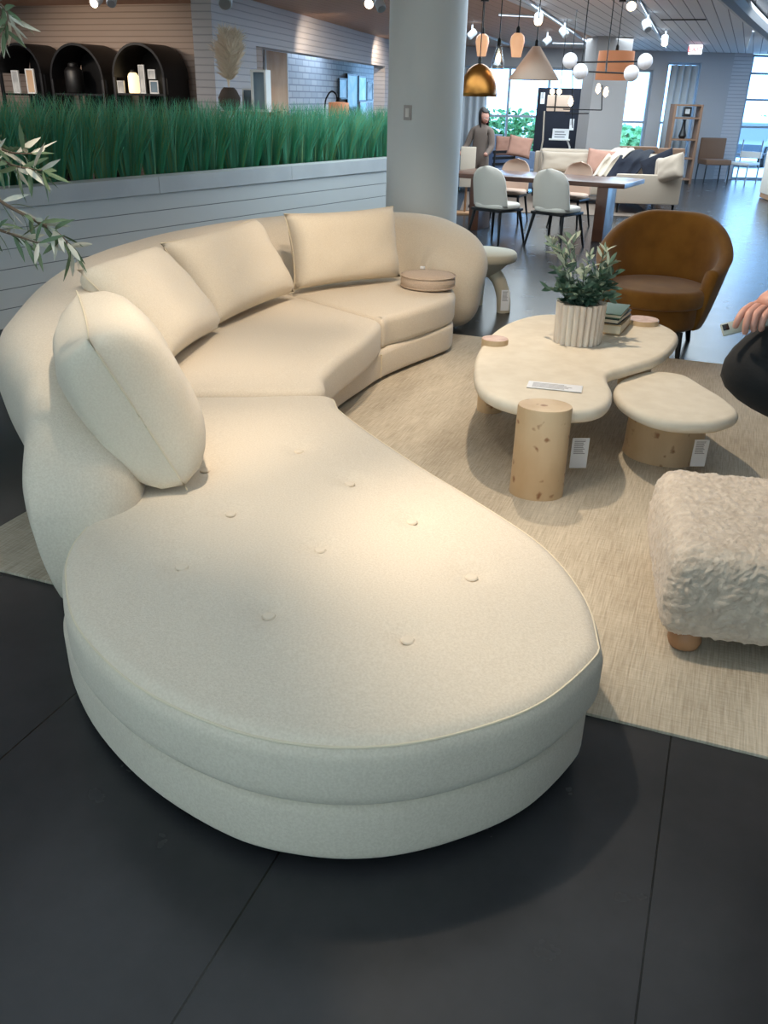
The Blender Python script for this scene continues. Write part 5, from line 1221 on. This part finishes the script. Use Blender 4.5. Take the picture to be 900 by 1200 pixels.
# ================================================================== LIGHT
w = bpy.data.worlds.new('sky'); SC.world = w; w.use_nodes = True; nt = w.node_tree; bg = nt.nodes['Background']
bg.inputs[0].default_value = (.29, .58, 1.0, 1); bg.inputs[1].default_value = 6.5
def lamp(name, kind, loc, energy, col, aim=None, size=.2, spot=60, blend=.3, sy=None):
    l = bpy.data.lights.new(name, kind); l.energy = energy; l.color = col
    if kind == 'AREA':
        l.size = size; l.shape = 'RECTANGLE' if sy else 'SQUARE'
        if sy: l.size_y = sy
    else: l.shadow_soft_size = size
    if kind == 'SPOT': l.spot_size = R(spot); l.spot_blend = blend
    o = bpy.data.objects.new(name, l); COL.objects.link(o); o.location = loc
    if aim is not None: o.rotation_euler = (Vector(aim)-Vector(loc)).to_track_quat('-Z', 'Y').to_euler()
    return o
warm = (1.0, .82, .62)
lamp('spot_lamp', 'SPOT', (-1.45, 2.25, 2.72), 95, warm, (-1.15, 2.85, .4), .05, 56, .9)
lamp('spot_lamp', 'SPOT', (-1.5, 2.3, 2.72), 80, warm, (-2.15, 2.9, .8), .05, 50, .8)
lamp('spot_lamp', 'SPOT', (-1.5, 3.6, 2.72), 110, warm, (-2.5, 4.6, .6), .05, 70, .7)
lamp('spot_lamp', 'SPOT', (-1.2, 4.9, 2.72), 125, warm, (-.5, 4.7, .4), .04, 80, .7)
lamp('spot_lamp', 'SPOT', (-1.1, 2.3, 2.72), 120, warm, (.4, 2.5, 0), .05, 66, .7)
lamp('spot_lamp', 'SPOT', (-1.3, 5.0, 2.72), 90, warm, (-2.4, 6.1, .55), .05, 70, .7)
lamp('spot_lamp', 'SPOT', (-8.9, 9.4, 2.7), 55, warm, (-8.7, 11.5, 1.9), .05, 90, .8)
lamp('spot_lamp', 'SPOT', (-5.6, 13.0, 2.7), 70, warm, (-6.6, 14.0, 2.0), .05, 80, .8)
lamp('spot_lamp', 'SPOT', (-6.6, 18.0, 2.7), 60, warm, (-7.2, 18.4, 2.3), .05, 80, .8)
lamp('spot_lamp', 'SPOT', (-.4, 6.0, 2.72), 26, warm, (-.4, 6.9, .5), .05, 60, .7)
cool = (.78, .92, 1.0)
lamp('ceiling_fill', 'AREA', (-1.0, 1.5, 2.77), 45, cool, (-1.0, 1.5, 0), 5, sy=5)  # area lamps from here on are added soft fill, not visible fixtures
lamp('ceiling_fill', 'AREA', (-2.4, 8.6, 2.77), 150, cool, (-2.4, 8.0, 0), 4, sy=4)
lamp('ceiling_fill', 'AREA', (-2.0, 14.5, 2.77), 290, cool, (-2, 14.5, 0), 5, sy=5)
lamp('ceiling_fill', 'AREA', (-2.0, 20, 2.77), 240, cool, (-2, 20, 0), 5, sy=3)
lamp('ceiling_fill', 'AREA', (-8.6, 15.0, 2.77), 260, (.62, .8, 1), (-8.6, 15, 0), 1.6, sy=6)  # unseen bluish fill added to light the white brick wall
lamp('ceiling_fill', 'AREA', (-9.2, 6.8, 2.77), 200, (1, .96, .92), (-9.2, 6.8, 0), 4, sy=6)  # unseen fill added to brighten the tan wall side

vs = SC.view_settings; SC.display_settings.display_device = 'sRGB'
vs.view_transform = 'Standard'; vs.look = 'None'; vs.gamma = 1; vs.use_curve_mapping = False; vs.exposure = 0.42
